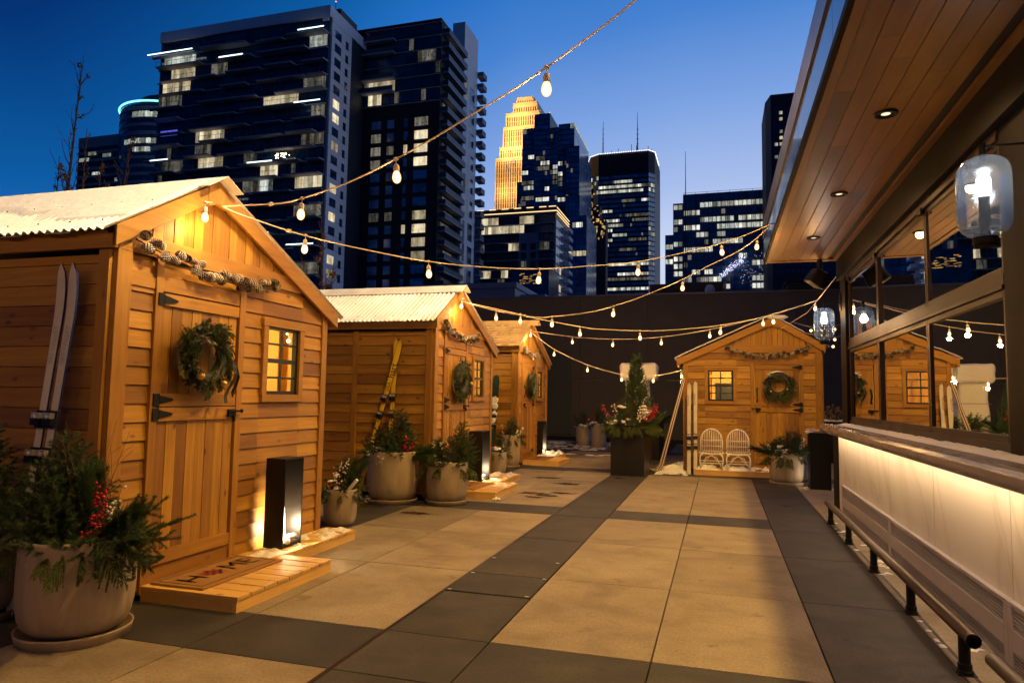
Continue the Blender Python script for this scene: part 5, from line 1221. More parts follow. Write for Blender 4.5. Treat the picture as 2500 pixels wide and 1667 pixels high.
# black planter boxes
def boxplanter(x0, x1, y0, y1, H, lab, seed):
    t = thing('planter_box', ((x0 + x1) / 2, (y0 + y1) / 2, 0), lab, 'planter box', 'black metal planter boxes')
    m = MB(); w = .012; m.box(x0, x1, y0, y0 + w, 0, H); m.box(x0, x1, y1 - w, y1, 0, H); m.box(x0, x0 + w, y0 + w, y1 - w, 0, H); m.box(x1 - w, x1, y0 + w, y1 - w, 0, H); m.build('box', M['pbox'], t, bevel=.004)
    s = MB(); s.box(x0 + w, x1 - w, y0 + w, y1 - w, H - .08, H - .04); s.build('soil', M['bark'], t); return t
M['pbox'] = plain('planter_box_metal', (.014, .013, .012), .36, .35, 60, .2, .03)
def arbor(F, c, H, R, n, q):
    for i in range(n):
        t_ = random.random() ** 1.1; a = random.uniform(0, 2 * PI); r = R * (1 - t_) ** .75 * random.uniform(.15, .85); l = random.uniform(.16, .30) * (1 - .35 * t_)
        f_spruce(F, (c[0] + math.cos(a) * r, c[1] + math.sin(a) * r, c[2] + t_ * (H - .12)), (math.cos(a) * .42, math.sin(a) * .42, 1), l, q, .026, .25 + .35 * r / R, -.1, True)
t = boxplanter(-1.92, -1.31, 12.80, 14.30, .86, 'large black metal planter box with a pointed conifer and red berries', 31)
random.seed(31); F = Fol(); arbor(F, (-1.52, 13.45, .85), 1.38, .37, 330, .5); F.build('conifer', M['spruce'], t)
def ringfill(t, x0, x1, y0, y1, z, n, seed, q):
    random.seed(seed); Fc = Fol(); Fs_ = Fol(); Fp = Fol(); st = MB(); sn = MB()
    for i in range(n):
        e = random.random(); 
        side = random.choice('fflrrt' if True else '')
        if side == 'f': b = (random.uniform(x0, x1), y0 + .06, z); d = (random.uniform(-.4, .4), -1, random.uniform(.1, .5))
        elif side == 'l': b = (x0 + .06, random.uniform(y0, y1), z); d = (-1, random.uniform(-.5, .2), random.uniform(.1, .6))
        elif side == 'r': b = (x1 - .06, random.uniform(y0, y1), z); d = (1, random.uniform(-.5, .2), random.uniform(.1, .6))
        else: b = (random.uniform(x0, x1), random.uniform(y0, y1), z); d = (random.uniform(-.5, .5), -.2, 1)
        r = random.random(); l = random.uniform(.26, .44)
        if r < .52: f_cedar(Fc, b, d, l, q, .55, 1.3, .026)
        elif r < .85: f_spruce(Fs_, b, (d[0], d[1], d[2] + .3), l, q, .028)
        else: f_pine(Fp, b, (d[0], d[1], d[2] + .5), l, q, .13)
    for k in range(9):
        rb = MB(); sx_ = random.choice((-.5, -.35, .45, .6)); berries(rb, st, ((x0 + x1) / 2 + sx_ * .5, y0 + .15, z + .05), (sx_, -.2, random.uniform(.4, 1)), random.uniform(.3, .48), 22, .0125, .05); rb.build('red_berry_spray', M['red'], t, smooth=True)
    for k in range(6): wb_ = MB(); sx_ = random.choice((-.4, .4, .6)); berries(wb_, st, ((x0 + x1) / 2 + sx_ * .4, y0 + .12, z + .05), (sx_ * .6, -.2, .8), random.uniform(.26, .42), 16, .014, .04); wb_.build('white_berry_spray', M['wberry'], t, smooth=True)
    for (dx, dz, rr) in ((-.26, .10, .10), (-.12, .12, .06), (.32, .34, .05), (.36, .28, .06), (.30, .40, .05), (-.1, .38, .06), (.02, .16, .04)): snow_clump(sn, ((x0 + x1) / 2 + dx, y0 + .05, z + dz), rr, 6)
    twigs(st, ((x0 + x1) / 2, y0 + .3, z), 8, .6, .6)
    Fc.build('cedar_sprays', M['cedarleaf'], t); Fs_.build('spruce_branches', M['spruce'], t)
    if Fp.V: Fp.build('pine_branches', M['pineneedle'], t)
    st.build('twigs', M['twig'], t, recalc=False); sn.build('snow_cap', M['snow'], t, smooth=True)
ringfill(t, -1.92, -1.31, 12.80, 14.30, .86, 66, 33, .5)
t = boxplanter(-1.88, -1.34, 16.4, 17.9, .86, 'second black planter box standing behind the large one', 32)
F = Fol(); random.seed(5)
for i in range(22): f_spruce(F, (random.uniform(-1.85, -1.36), random.uniform(16.4, 17.2), .84), (random.uniform(-.6, 1.), -.4, random.uniform(.3, 1)), .42, .35, .035, .35)
F.build('foliage', M['spruce'], t)
# shrubs beyond the bar column
t = boxplanter(2.1, 4.6, 17.4, 18.0, .95, 'low dark planter with golden lit twigs beyond the facing shed', 40)
F = Fol()
for i in range(16): f_leaf(F, (random.uniform(2.15, 3.6), random.uniform(17.45, 17.9), .9), (random.uniform(-.5, .5), -.2, 1), .42, .6, .07, .03, .8)
F.build('foliage', M['goldlit'], t); tag(snow_patch(2.1, 4.6, 17.36, 17.6, .955, .05, -.5, 4, .04, 3).build('planter_snow', M['snow'], loc=(3, 17.5, .95), smooth=True), kind='stuff')
# trees
bare_tree(-14.3, 12.0, -1.0, 10.4, 'bare tree with a few dry leaves rising behind the nearest shed on the left', 9, .13, 4)
bare_tree(-15.1, 12.4, -1.0, 8.0, 'smaller bare twiggy tree at the left end of the nearest shed roof', 5, .16, 9, .6)
bare_tree(-13.3, 12.2, -1.0, 8.2, 'thin bare tree against the round tower beyond the nearest shed roof', 5, .14, 12, .7)
bare_tree(-9.50, 15.0, -.5, 6.7, 'bare tree against the white facade between the first two sheds', 9, .10, 6, .7)

# ------------------------------------------------------------------ string lights
SA = ([[-3.60, 4.30, 2.80], [-3.32, 4.19, 2.76], [-2.9, 4.02, 2.7], [-2.65, 3.92, 2.69], [-2.2, 3.74, 2.71], [-1.8, 3.58, 2.77], [-1.5, 3.46, 2.83], [-1.21, 3.34, 2.90], [-0.99, 3.25, 2.95], [-0.8, 3.18, 3.01], [-0.56, 3.08, 3.09], [-0.35, 3.0, 3.18], [.1, 2.82, 3.42], [.63, 2.6, 3.78]], [[-2.65, 3.92, 2.69], [-1.8, 3.58, 2.77], [-0.8, 3.18, 3.01], [.1, 2.82, 3.42]])
SB = ([[-3.60, 4.30, 2.80], [-3.49, 4.41, 2.75], [-3.18, 4.76, 2.66], [-2.8, 5.15, 2.60], [-2.44, 5.54, 2.57], [-2.07, 5.94, 2.58], [-1.66, 6.39, 2.63], [-1.26, 6.81, 2.72], [-0.81, 7.29, 2.84], [-0.19, 7.96, 3.09], [0.25, 8.43, 3.31], [0.64, 8.86, 3.56]], [[-3.17, 4.76, 2.66], [-2.44, 5.54, 2.57], [-1.65, 6.39, 2.63], [-0.81, 7.3, 2.84], [0.03, 8.2, 3.20]])
SC_ = ([[-3.66, 9.6, 2.8], [-3.1, 9.5, 2.64], [-2.52, 9.4, 2.53], [-2.23, 9.35, 2.52], [-1.69, 9.26, 2.56], [-1.35, 9.2, 2.63], [-0.96, 9.13, 2.74], [-0.45, 9.04, 2.93], [-0.13, 8.98, 3.08], [0.21, 8.93, 3.23], [0.44, 8.89, 3.38], [0.64, 8.86, 3.56]], [[-3.1, 9.5, 2.64], [-2.23, 9.35, 2.52], [-1.35, 9.2, 2.63], [-0.44, 9.04, 2.93], [0.46, 8.88, 3.39]])
SD = ([[-3.66, 9.6, 2.8], [-2.86, 9.88, 2.63], [-2.67, 9.95, 2.58], [-1.99, 10.19, 2.46], [-1.71, 10.28, 2.43], [-1.14, 10.49, 2.42], [-0.69, 10.65, 2.44], [0.03, 10.9, 2.53], [0.79, 11.17, 2.71], [1.45, 11.4, 2.95]], [[-2.84, 9.88, 2.63], [-2.0, 10.18, 2.46], [-1.14, 10.49, 2.42], [0.03, 10.9, 2.53], [0.79, 11.17, 2.71]])
SE = ([[-3.83, 14.29, 2.8], [-2.85, 13.75, 2.63], [-1.94, 13.26, 2.53], [-1.01, 12.74, 2.52], [-0.15, 12.28, 2.6], [0.68, 11.82, 2.75], [1.45, 11.4, 2.94]], [[-2.85, 13.75, 2.63], [-1.95, 13.26, 2.53], [-1.0, 12.74, 2.52], [-0.15, 12.28, 2.6], [0.68, 11.82, 2.75], [1.42, 11.41, 2.93]])
SF = ([[-3.91, 14.3, 2.8], [-3.75, 14.3, 2.70], [-3.34, 14.27, 2.41], [-2.62, 14.22, 2.08], [-1.92, 14.18, 1.89], [-1.58, 14.15, 1.865], [-1.21, 14.13, 1.87], [-0.93, 14.11, 1.92], [-0.66, 14.04, 1.99]], [[-3.34, 14.27, 2.41], [-2.62, 14.22, 2.08], [-1.91, 14.17, 1.89], [-1.26, 14.13, 1.87], [-0.72, 14.08, 1.97]])
def cr(P, t):   # Catmull-Rom smoothing
    out = []
    for i in range(len(P) - 1):
        p0, p1, p2, p3 = (Vector(P[max(0, i - 1)]), Vector(P[i]), Vector(P[i + 1]), Vector(P[min(len(P) - 1, i + 2)]))
        for k in range(t):
            u = k / t; out.append(.5 * ((2 * p1) + (p2 - p0) * u + (2 * p0 - 5 * p1 + 4 * p2 - p3) * u * u + (3 * p1 - p0 - 3 * p2 + p3) * u ** 3))
    out.append(Vector(P[-1])); return out
bulbproto = None
def string(P, Bs, lab, drops=None, r=.005, power=6.):
    global bulbproto
    t = thing('string_lights', tuple(P[0]), lab, 'string lights', 'outdoor string lights over the terrace')
    c = MB(); pts = cr(P, 4); c.tube(pts, r, 10)
    for b in Bs: c.ico(b, .013, 1, (1.3, 1.3, 1))
    if len(P) > 11: c.ico(pts[7], .016, 1, (1.8, 1, 1))
    c.build('cable', M['cable'], t, smooth=True)
    for i, b in enumerate(Bs):
        b = Vector(b)
        if bulbproto is None:
            g_ = MB(); g_.lathe([(0, -.148), (.010, -.146), (.020, -.137), (.0255, -.122), (.026, -.110), (.022, -.092), (.015, -.078), (.0145, -.074)], (0, 0, 0), 20)
            s_ = MB(); s_.lathe([(.0025, .0), (.0025, -.030), (.012, -.034), (.0175, -.045), (.0185, -.06), (.0165, -.076), (.015, -.082), (0, -.082)], (0, 0, 0), 16)
            bo = g_.build('bulb', M['bulbglass'], None, smooth=True); so_ = s_.build('socket', M['socket'], None, smooth=True); bulbproto = (bo.data, so_.data)
        else:
            bo = bpy.data.objects.new('bulb', bulbproto[0]); so_ = bpy.data.objects.new('socket', bulbproto[1]); COL.objects.link(bo); COL.objects.link(so_)
        bo.parent = t; bo.location = b - Vector(P[0]); bo.rotation_euler = (random.uniform(-.06, .06), random.uniform(-.1, .1), 0); so_.parent = bo; so_.location = (0, 0, 0)
        light('bulb_light', 'POINT', b + Vector((0, 0, -.185)), power, (1., .52, .17), .03)
string(*SA, 'string of bulbs rising from the nearest shed gable to the top of the photo', power=7)
string(*SB, 'string of bulbs from the nearest shed gable to the canopy corner', power=7)
string(*SC_, 'string of bulbs from the second shed gable up to the canopy corner', power=10)
string(*SD, 'string of bulbs from the second shed gable to the far bar lamp', power=10)
string(*SE, 'string of bulbs from the shake roofed shed gable to the far bar lamp', power=10)
string(*SF, 'lowest string of bulbs from the shake roofed shed to the facing shed eave', power=17)
for (p, lab) in (((-3.60, 4.12, 2.78), 'single bulb hanging in the gable of the nearest shed'), ((-3.62, 9.47, 2.82), 'single bulb hanging in the gable of the second shed'), ((-3.80, 14.02, 2.80), 'single bulb hanging in the gable of the shake roofed shed')):
    string([p, (p[0] + .01, p[1] + .06, p[2] + .015)], [p], lab, power=11)
string([(-6.2, .2, 3.5), (-4.8, .0, 3.2), (-3.2, -.3, 3.05), (-1.6, -.6, 3.1), (.64, -1.0, 3.6)], [(-5.5, .1, 3.34), (-4.5, -.05, 3.15), (-3.4, -.26, 3.06), (-2.2, -.5, 3.06), (-1., -.7, 3.2)], 'unseen string of bulbs added behind the camera to warm the nearest shed side', power=24)  # unseen string, added to warm the near shed's side wall
tl = thing('string_lights', (1.9, 17.5, 3.1), 'small bulbs on thin wires behind the facing shed roof beside the bar', 'string lights', 'outdoor string lights over the terrace')
c = MB(); pts_ = [(1.2, 15.5, 3.5), (2.1, 18, 3.2), (2.42, 18, 3.10), (2.66, 18, 3.2), (3.4, 18, 3.5)]; c.tube([(1.62, 17.2, 3.24)] + pts_[1:], .003, 5); c.tube([(1.75, 17.4, 3.06), (2.13, 18, 3.02), (2.65, 18, 2.94), (3.3, 18, 3.1)], .003, 5); c.tube([(1.45, 11.4, 2.95), (1.66, 10.6, 3.25)], .005, 6); c.tube([(1.45, 11.4, 2.95), (1.4, 12.3, 2.86), (1.1, 14.0, 2.75)], .004, 6); c.build('cable', M['cable'], tl)
for p in ((2.131, 18.0, 3.106), (2.392, 18.0, 2.985), (2.45, 18.0, 2.994), (2.656, 18.0, 3.13), (2.652, 18.0, 2.884), (2.613, 18.0, 2.717)):
    m = MB(); m.ico(p, .035, 2); m.build('bulb', M['bulbglass'], tl, smooth=True)
light('bulb_light', 'POINT', (2.4, 17.7, 2.8), 14, (1., .55, .2), .1)
# ------------------------------------------------------------------ city
def inlit(u, z, R_, dz=3.):
    for i, (a, b, c, d) in enumerate(R_):
        if a - .2 <= u <= b + .2 and abs(z - (c + d) / 2) < max(dz * .5, (d - c) / 2 - dz * .35): return i
    return -1
def fbox(mb, face, c, u0, u1, z0, z1, d0, d1):
    if face == 's': mb.box(u0, u1, c - d1, c - d0, z0, z1)
    else: mb.box(c + d0, c + d1, u0, u1, z0, z1)
def facade(t, face, c, u0, u1, z0, z1, du, dz, wu, wz, lit=(), dark='tglass', p=0., mats=('lit_a', 'lit_b'), cap=60, skip=None, zoff=.4, dimp=0., d=.12):
    """grid of windows on a plane; lit ones become parts, the dark rest one mass"""
    nu = max(1, round((u1 - u0) / du)); nz = max(1, int((z1 - z0) / dz)); du = (u1 - u0) / nu
    dk = MB(); rest = {}; cnt = 0
    for j in range(nz):
        zb = z1 - (j + 1) * dz + zoff; i = 0
        while i < nu:
            u = u0 + (i + .5) * du; zc = zb + wz / 2
            if skip and skip(u, zc): i += 1; continue
            k = inlit(u, zc, lit, dz); m = None
            if k >= 0: m = mats[k % len(mats)]
            elif random.random() < p: m = random.choice(mats)
            elif random.random() < dimp: m = 'lit_dim'
            a, b = u - wu / 2 * (du / du), u + wu / 2
            if m is None: fbox(dk, face, c, a, b, zb, zb + wz, 0, d)
            else:
                # join neighbouring lit panes into one window
                q = MB(); fbox(q, face, c, a, b, zb, zb + wz, 0, d + .01)
                while i + 1 < nu and k >= 0 and inlit(u0 + (i + 1.5) * du, zc, lit, dz) == k:
                    i += 1; uu = u0 + (i + .5) * du; fbox(q, face, c, uu - wu / 2, uu + wu / 2, zb, zb + wz, 0, d + .01)
                if cnt < cap: q.build('lit_window', M[m], t); cnt += 1
                else:
                    r = rest.setdefault(m, MB()); n = len(r.v); r.v += q.v; r.f += [tuple(x + n for x in f) for f in q.f]; r.b += q.b; r.mi += q.mi
            i += 1
    if dk.v: tag(dk.build('windows', M[dark], t), kind='stuff')
    for m, r in rest.items(): tag(r.build('lit_windows', M[m], t), kind='stuff')
G0 = -12
def body(t, nm, mat, *b): mb = MB(); [mb.box(*x) for x in b]; return mb.build(nm, M[mat], t)
random.seed(99)
LITA = [(-117.6, -110.3, 72.3, 74.9), (-115.2, -110.1, 69.8, 71.7), (-117.9, -110.4, 66.1, 68.9), (-119.2, -113.1, 62.9, 65.2), (-91.3, -83.8, 60.2, 62.8), (-81.9, -76.7, 63.3, 65.8), (-81.0, -77.5, 73.1, 74.8), (-79.9, -77.3, 57.8, 59.8), (-108.8, -101.8, 54.5, 56.7), (-81.4, -77.2, 51.8, 53.9), (-108.6, -104.7, 51.9, 53.7), (-107.5, -101.7, 48.8, 51.3), (-116.7, -112.1, 48.7, 50.9), (-95.8, -93.1, 49.7, 50.9), (-91.6, -87.5, 45.8, 48.4), (-91.5, -88.3, 42.9, 45.3), (-96.0, -92.2, 43.0, 45.2), (-82.7, -76.8, 42.7, 45.4), (-105.0, -101.5, 69.4, 71.9), (-83.3, -77.5, 37.5, 39.7), (-82.7, -77.5, 25.1, 27.6)]
DIMA = {3, 5, 7, 9, 10, 12, 13, 16, 18, 19, 20}
t = thing('apartment_tower', (-98, 125, G0), 'wide apartment tower with many dark balconies, white crown band and white end wall', 'building')
body(t, 'wall', 'tcharcoal', (-119.2, -76.6, 120.3, 138, G0, 78.8))
body(t, 'crown_band', 'twhite', (-119.3, -76.17, 119.9, 138, 78.85, 81.2)); body(t, 'end_wall', 'twhite', (-76.59, -76.17, 120.9, 128.8, G0, 78.84), (-78.0, -76.6, 120.02, 120.28, 78.0, 78.8))
body(t, 'penthouse', 'tcharcoal', (-84, -77.5, 126, 133, 81.2, 84.0))
lv = [75.3 - 2.97 * k + 2.97 for k in range(30)]
Lm = [('lit_dim' if i in DIMA else 'lit_a' if i % 3 else 'lit_b') for i in range(len(LITA))]
facade(t, 's', 120.3, -119.1, -76.8, lv[-1], lv[0] + .12, 1.06, 2.97, .94, 2.45, LITA, 'tglass', 0., Lm, 90, dimp=.012)
EA = [(122.4, 124.7, 60.9, 61.9), (122.3, 124.5, 58.1, 58.9), (122.3, 124.5, 52.4, 53.3), (122.2, 124.4, 43.4, 44.4), (121.9, 124.1, 37.5, 38.6), (121.8, 124.4, 28.5, 29.9), (121.7, 124.2, 25.5, 26.7)]
for j in range(20):
    z = 75.2 - 2.97 * j + .1; L = any(abs((a[2] + a[3]) / 2 - z - .9) < 1.3 for a in EA)
    m = MB(); fbox(m, 'e', -76.17, 122.1, 124.5, z, z + 1.75, -.02, .05); m.build('lit_window' if L else 'window', M['lit_a' if L else 'tglass'], t)
    m = MB(); fbox(m, 'e', -76.17, 126.3, 127.4, z - .35, z + 1.35, -.02, .05); m.build('window', M['tglass'], t)
body(t, 'panel_joint', 'tgrey', *[(-76.2, -76.155, 120.9, 128.7, 78.3 - 2.97 * j, 78.36 - 2.97 * j) for j in range(22)])
bl = []; rl = MB()
LED = [(-120.7, -108.7, 75.25), (-82.5, -76.4, 75.7), (-101.7, -95.7, 72.35), (-82.7, -76.6, 60.35), (-118.3, -113.6, 51.15), (-93.3, -87.3, 48.65), (-98.5, -96.0, 42.45), (-89.1, -87.4, 33.8), (-83.1, -76.9, 31.0)]
for j, z in enumerate(lv[1:26]):
    segs = []; u = -120.9 + random.uniform(0, 3) * (j % 4 != 0)
    while u < -77:
        L = random.choice((7, 9, 12, 15)); v = min(-76.3, u + L); segs.append((u, v)); u = v + random.uniform(.0, 5)
    fl = MB(); fl.box(-119.3, -76.62, 119.85, 120.29, z - .16, z + .06); fl.build('floor_slab', M['tslab'], t)
    for a, b in segs:
        if b - a < 3: continue
        m = MB(); dd = random.choice((1.1, 1.5, 1.9)); m.prism([(a, 120.), (a + .3, 120 - dd), (b - .3, 120. - dd), (b, 120.)], z - .2, z + .04, 2)
        m.build('balcony', M['tslab'], t)
        for x in np.arange(a + .4, b - .3, 1.4): rl.box(x, x + .05, 120.02 - dd, 120.06 - dd, z + .05, z + 1.0)
        rl.box(a + .3, b - .3, 120.02 - dd, 120.06 - dd, z + .96, z + 1.02)
rl.build('railing', M['tmullion'], t)
for a, b, z in LED: body(t, 'led_strip', 'led', (a, b, 118.0, 118.08, z - .10, z + .10))
body(t, 'blue_window', 'bluewin', (-117.8, -113.4, 120.0, 120.16, 57.3, 58.4))
sp = MB()
for k in range(24): sp.ico((-87.3 + 3.9 * random.random(), 118.6, 49.2 + 1.0 * random.random()), .085, 1)
tag(sp.build('fairy_lights', M['filglow'], t), kind='stuff')
body(t, 'mast', 'tmullion', (-80.1, -80.0, 128, 128.1, 84, 87)); body(t, 'beacon', 'beacon', (-80.15, -79.95, 127.95, 128.15, 87, 87.2))

LITB = [(-63.5, -59.3, 75.8, 78.6), (-75.6, -68.7, 69.2, 71.9), (-75.5, -72.2, 65.8, 68.5), (-63.6, -60.5, 60.2, 62.2), (-63.7, -60.5, 57.3, 59.2), (-63.6, -60.6, 54.4, 56.0), (-63.7, -60.6, 51.3, 53.2), (-63.6, -60.6, 38.9, 40.7), (-63.7, -60.6, 35.9, 37.7), (-63.7, -60.6, 32.9, 34.7), (-63.7, -60.6, 30.0, 31.6)]
t = thing('dark_apartment_tower', (-68, 145, G0), 'near black apartment tower with stacked corner balconies and pale rear column', 'building')
body(t, 'wall', 'tdark', (-79.5, -57.9, 135.3, 157.2, G0, 83.6))
body(t, 'roof_parapet', 'tcharcoal', (-79.6, -57.85, 135.0, 157, 83.61, 84.0))
body(t, 'pale_column', 'twhite', (-57.88, -57.4, 148.2, 157.5, G0, 90.2), (-62, -57.88, 157.21, 157.5, 60, 90.2), (-60.5, -57.89, 148.2, 157.2, 84.0, 90.2))
top = [(-75.8, -58.1)]
facade(t, 's', 135.3, -76.4, -58.0, 64.9, 83.2, 1.1, 2.95, 1.02, 2.45, LITB, 'tglass', 0., ('lit_dim', 'lit_a', 'lit_a'), 30, dimp=.04)
z = 64.6
body(t, 'floor_slab', 'tslab', *[(-76.5, -57.9, 134.9, 135.28, 83.2 - 2.95 * k - .12, 83.2 - 2.95 * k + .06) for k in range(7)])
for k in (1, 2, 4, 5): body(t, 'balcony', 'tslab', (-77, -68.6, 133.6, 134.98, 83.2 - 2.95 * k - .3, 83.2 - 2.95 * k)); body(t, 'railing', 'tmullion', (-77, -68.6, 133.62, 133.68, 83.2 - 2.95 * k + .01, 83.2 - 2.95 * k + 1.0))
cols = [(-79.0, -76.7, .16), (-74.2, -71.9, .13), (-70.3, -68.7, .06), (-66.2, -65.4, .04), (-63.7, -60.6, .55)]
nlit = 0
for j in range(16):
    zb = 60.2 - 2.98 * j
    for ci, (a, b, pr) in enumerate(cols):
        lit = (ci == 4 and j in (0, 1, 2, 3, 7, 8, 9, 10)) or (ci == 0 and j in (1, 2, 3, 7, 9, 11, 13)) or (ci == 1 and j in (1, 2, 3, 7)) or (ci == 2 and j in (2, 7)) or (ci == 3 and j in (2, 8))
        m = MB(); m.box(a, b, 135.15, 135.33, zb, zb + 1.9); mm = 'tglass2'
        if lit: mm = 'lit_a' if (ci in (4,) or (ci == 3)) and j > 0 else 'lit_dim'
        m.build('lit_window' if lit else 'window', M[mm], t)
for j in range(23):
    zz = 81.0 - 2.95 * j
    body(t, 'corner_balcony', 'tslab', (-57.89, -56.3, 136.0, 147.6, zz - .25, zz)); body(t, 'railing', 'tmullion', (-56.35, -56.3, 136.0, 147.6, zz + .02, zz + 1.0), (-57.85, -56.36, 136.0, 136.05, zz + .02, zz + 1.0))
    body(t, 'lit_window' if j in (1, 6, 8, 9, 12, 13, 14, 15, 17) else 'window', 'lit_dim' if j in (1, 6, 8, 9, 12, 13, 14, 15, 17) else 'tglass', (-57.95, -57.86, 137 + (j % 3), 142 + (j % 3), zz + .2, zz + 2.2))
    if j < 22: body(t, 'rear_balcony', 'tslab', (-57.5, -55.9, 157.6, 160.5, zz - .2, zz)); body(t, 'railing', 'tmullion', (-57.5, -55.9, 157.62, 157.68, zz + .02, zz + 1.1), (-55.95, -55.9, 157.69, 160.5, zz + .02, zz + 1.1))
for j in range(12):
    for a, b in ((149.2, 150.6), (152.6, 155.6)): body(t, 'window', 'tglass' if (j % 4 or a > 150) else 'lit_dim', (-57.45, -57.36, a, b, 72 - 5.6 * j, 76.2 - 5.6 * j))

# round tower
t = thing('round_tower', (-262, 270, G0), 'rounded office tower with a cyan light ring round its top, far left', 'building')
def arcbox(nm, mat, cx, cy, r, z0, z1, a0=0, a1=360, n=48, ri=None):
    m = MB(); pts = [(cx + r * math.cos(A(a0 + (a1 - a0) * k / n)), cy + r * math.sin(A(a0 + (a1 - a0) * k / n))) for k in range(n if a1 - a0 >= 360 else n + 1)]
    m.prism(pts, z0, z1, 2); return m.build(nm, M[mat], t)
arcbox('wall', 'tglass', -272, 285, 24, G0, 141)
for k in range(24):
    z = 139.4 - 4.1 * k; arcbox('spandrel', 'tgrey', -272, 285, 24.25, z - 1.6, z)
m = MB(); pts = [(-272 + 24.6 * math.cos(A(165 + 185 * k / 36)), 285 + 24.6 * math.sin(A(165 + 185 * k / 36)), 141.9) for k in range(37)]; m.tube(pts, .45, 6); m.build('ring_light', M['cyan'], t)
arcbox('roof_drum', 'tcharcoal', -270, 285, 17, 141.01, 148)
for (a, b, z0, z1) in [(-273.4, -261.0, 134.1, 136.7), (-278.0, -260.1, 121.0, 123.2), (-272.1, -263.1, 116.8, 118.9)]:
    for k in range(7):
        x = a + (b - a) * k / 7; y = 285 - math.sqrt(max(0, 24.4 ** 2 - (x + 272) ** 2)); body(t, 'lit_window', 'lit_b', (x, x + (b - a) / 8.5, y - .2, y + 1.5, z0, z1))
body(t, 'stepped_wing', 'tcharcoal', (-311, -276, 265, 300, G0, 123)); body(t, 'wing_crown', 'tgrey', (-311.2, -276, 264.8, 266, 123.01, 128.5))
body(t, 'wing_spandrel', 'tgrey', *[(-311.2, -276, 264.7, 264.98, 121 - 4.1 * k - 1.3, 121 - 4.1 * k) for k in range(6)])
for (a, b, z0, z1) in [(-294.7, -289.9, 117.4, 119.0), (-304.1, -299.3, 118.9, 120.5), (-309.7, -303.7, 116.0, 117.7), (-300.8, -296.1, 108.6, 110.0), (-286.2, -281.5, 104.4, 106.0)]: body(t, 'lit_window', 'lit_b', (a, b, 264.5, 264.9, z0, z1))
# golden stepped tower
t = thing('golden_tower', (-125, 430, G0), 'golden floodlit stepped art deco style skyscraper', 'building')
steps = [(-139.4, -108, 156.4), (-136.9, -108.5, 163.8), (-135.1, -109.5, 177.6), (-133.6, -110.5, 187.2), (-129.0, -112.6, 194.0), (-127.0, -115.5, 198.0)]
zp = 60
for i, (a, b, z1) in enumerate(steps):
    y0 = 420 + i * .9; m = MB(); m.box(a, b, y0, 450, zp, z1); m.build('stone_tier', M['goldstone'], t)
    n = int((b - a) / 1.55); w = MB()
    for k in range(n):
        x = a + 1.0 + k * 1.55
        if x + .62 < b:
            zz = zp + .3
            while zz < z1 - 3.2: w.box(x, x + .70, y0 - .12, y0 - .01, zz, min(zz + 3.0, z1 - 2.4)); zz += 3.3
    if w.v: tag(w.build('window_columns', M['golddark'], t), kind='stuff')
    m = MB(); m.box(a + .4, b - .4, y0 - .3, y0 - .14, z1 - 1.3, z1 - .5); m.build('cornice', M['goldstone'], t)
    zp = z1
for (x, z) in ((-131, 149), (-127.5, 152), (-126, 144), (-121, 171), (-117, 163)): body(t, 'lit_window', 'lit_a', (x, x + 1.6, 418.7, 418.85, z, z + 2.2))
for gx_, gz_ in ((-136, 112), (-121, 112), (-134, 134), (-122, 134), (-132, 158.5), (-121, 158.5), (-130.5, 166), (-122, 166), (-129, 180), (-120, 180), (-124, 189.5), (-121, 199)):
    light('tower_flood', 'POINT', (gx_, 412.5, gz_), 6500, (1., .52, .15), .3)
# blue stepped glass tower
t = thing('glass_tower', (-78, 345, G0), 'blue stepped glass skyscraper in front of the golden tower', 'building')
LB = [(-95.3, -92.3, 112.5, 115.0), (-95.6, -89.3, 109.8, 111.3), (-91.7, -89.1, 120.3, 122.7), (-88.0, -83.2, 120.9, 123.5), (-85.4, -80.6, 117.1, 120.0), (-87.9, -80.9, 113.8, 116.2), (-79.2, -74.5, 116.6, 119.1), (-73.8, -71.2, 116.3, 118.7), (-79.2, -74.8, 112.6, 115.5), (-79.1, -75.1, 110.1, 112.3), (-93.7, -89.3, 106.9, 109.0), (-96.2, -89.2, 99.6, 101.9), (-83.0, -80.4, 103.0, 105.3), (-79.4, -75.1, 106.5, 109.0), (-77.9, -71.8, 99.2, 101.7), (-96.9, -93.2, 96.6, 98.3), (-88.1, -80.8, 99.0, 101.3)]
vols = [(-98.2, -89.5, 331.2, 360, 110.2), (-95.4, -89.0, 330.6, 360, 137.6), (-88.9, -80.8, 329.6, 360, 144.2), (-80.7, -76.9, 331.0, 360, 137.0), (-77.0, -69.0, 332.5, 372, 139.0), (-72.5, -66.0, 331.0, 365, 126.5)]
for a, b, y0, y1, z1 in vols:
    body(t, 'wall', 'tmullion', (a, b, y0, y1, G0, z1)); facade(t, 's', y0, a, b, 94, z1 - .3, 1.1, 2.65, 1.0, 2.0, LB, 'tglass2', 0., ('lit_off', 'lit_dim'), 30, zoff=.15, d=.08, dimp=.012)
facade(t, 'e', -69.0, 333, 372, 94, 139, 3.2, 5.3, 3.1, 5.15, (), 'tglass3', 0., zoff=.1, d=.1)
facade(t, 'e', -66.0, 331.2, 365, 60, 126.3, 3.2, 5.3, 3.1, 5.15, (), 'tglass3', 0., zoff=.1, d=.1)
body(t, 'crown_light', 'lit_b', (-70.8, -69.2, 332.2, 332.4, 136.3, 138.8), (-69.0, -68.8, 332.6, 371, 137.6, 138.7), (-95.2, -93.2, 330.3, 330.5, 134.8, 137.2))
body(t, 'roof_beacon', 'beacon', (-81.4, -81.0, 330, 330.4, 144.2, 144.8), (-88.6, -88.2, 330, 330.4, 144.2, 144.7))
LB2 = [(-65.7, -62.2, 81.5, 84.1), (-68.0, -60.3, 67.2, 70.0)]
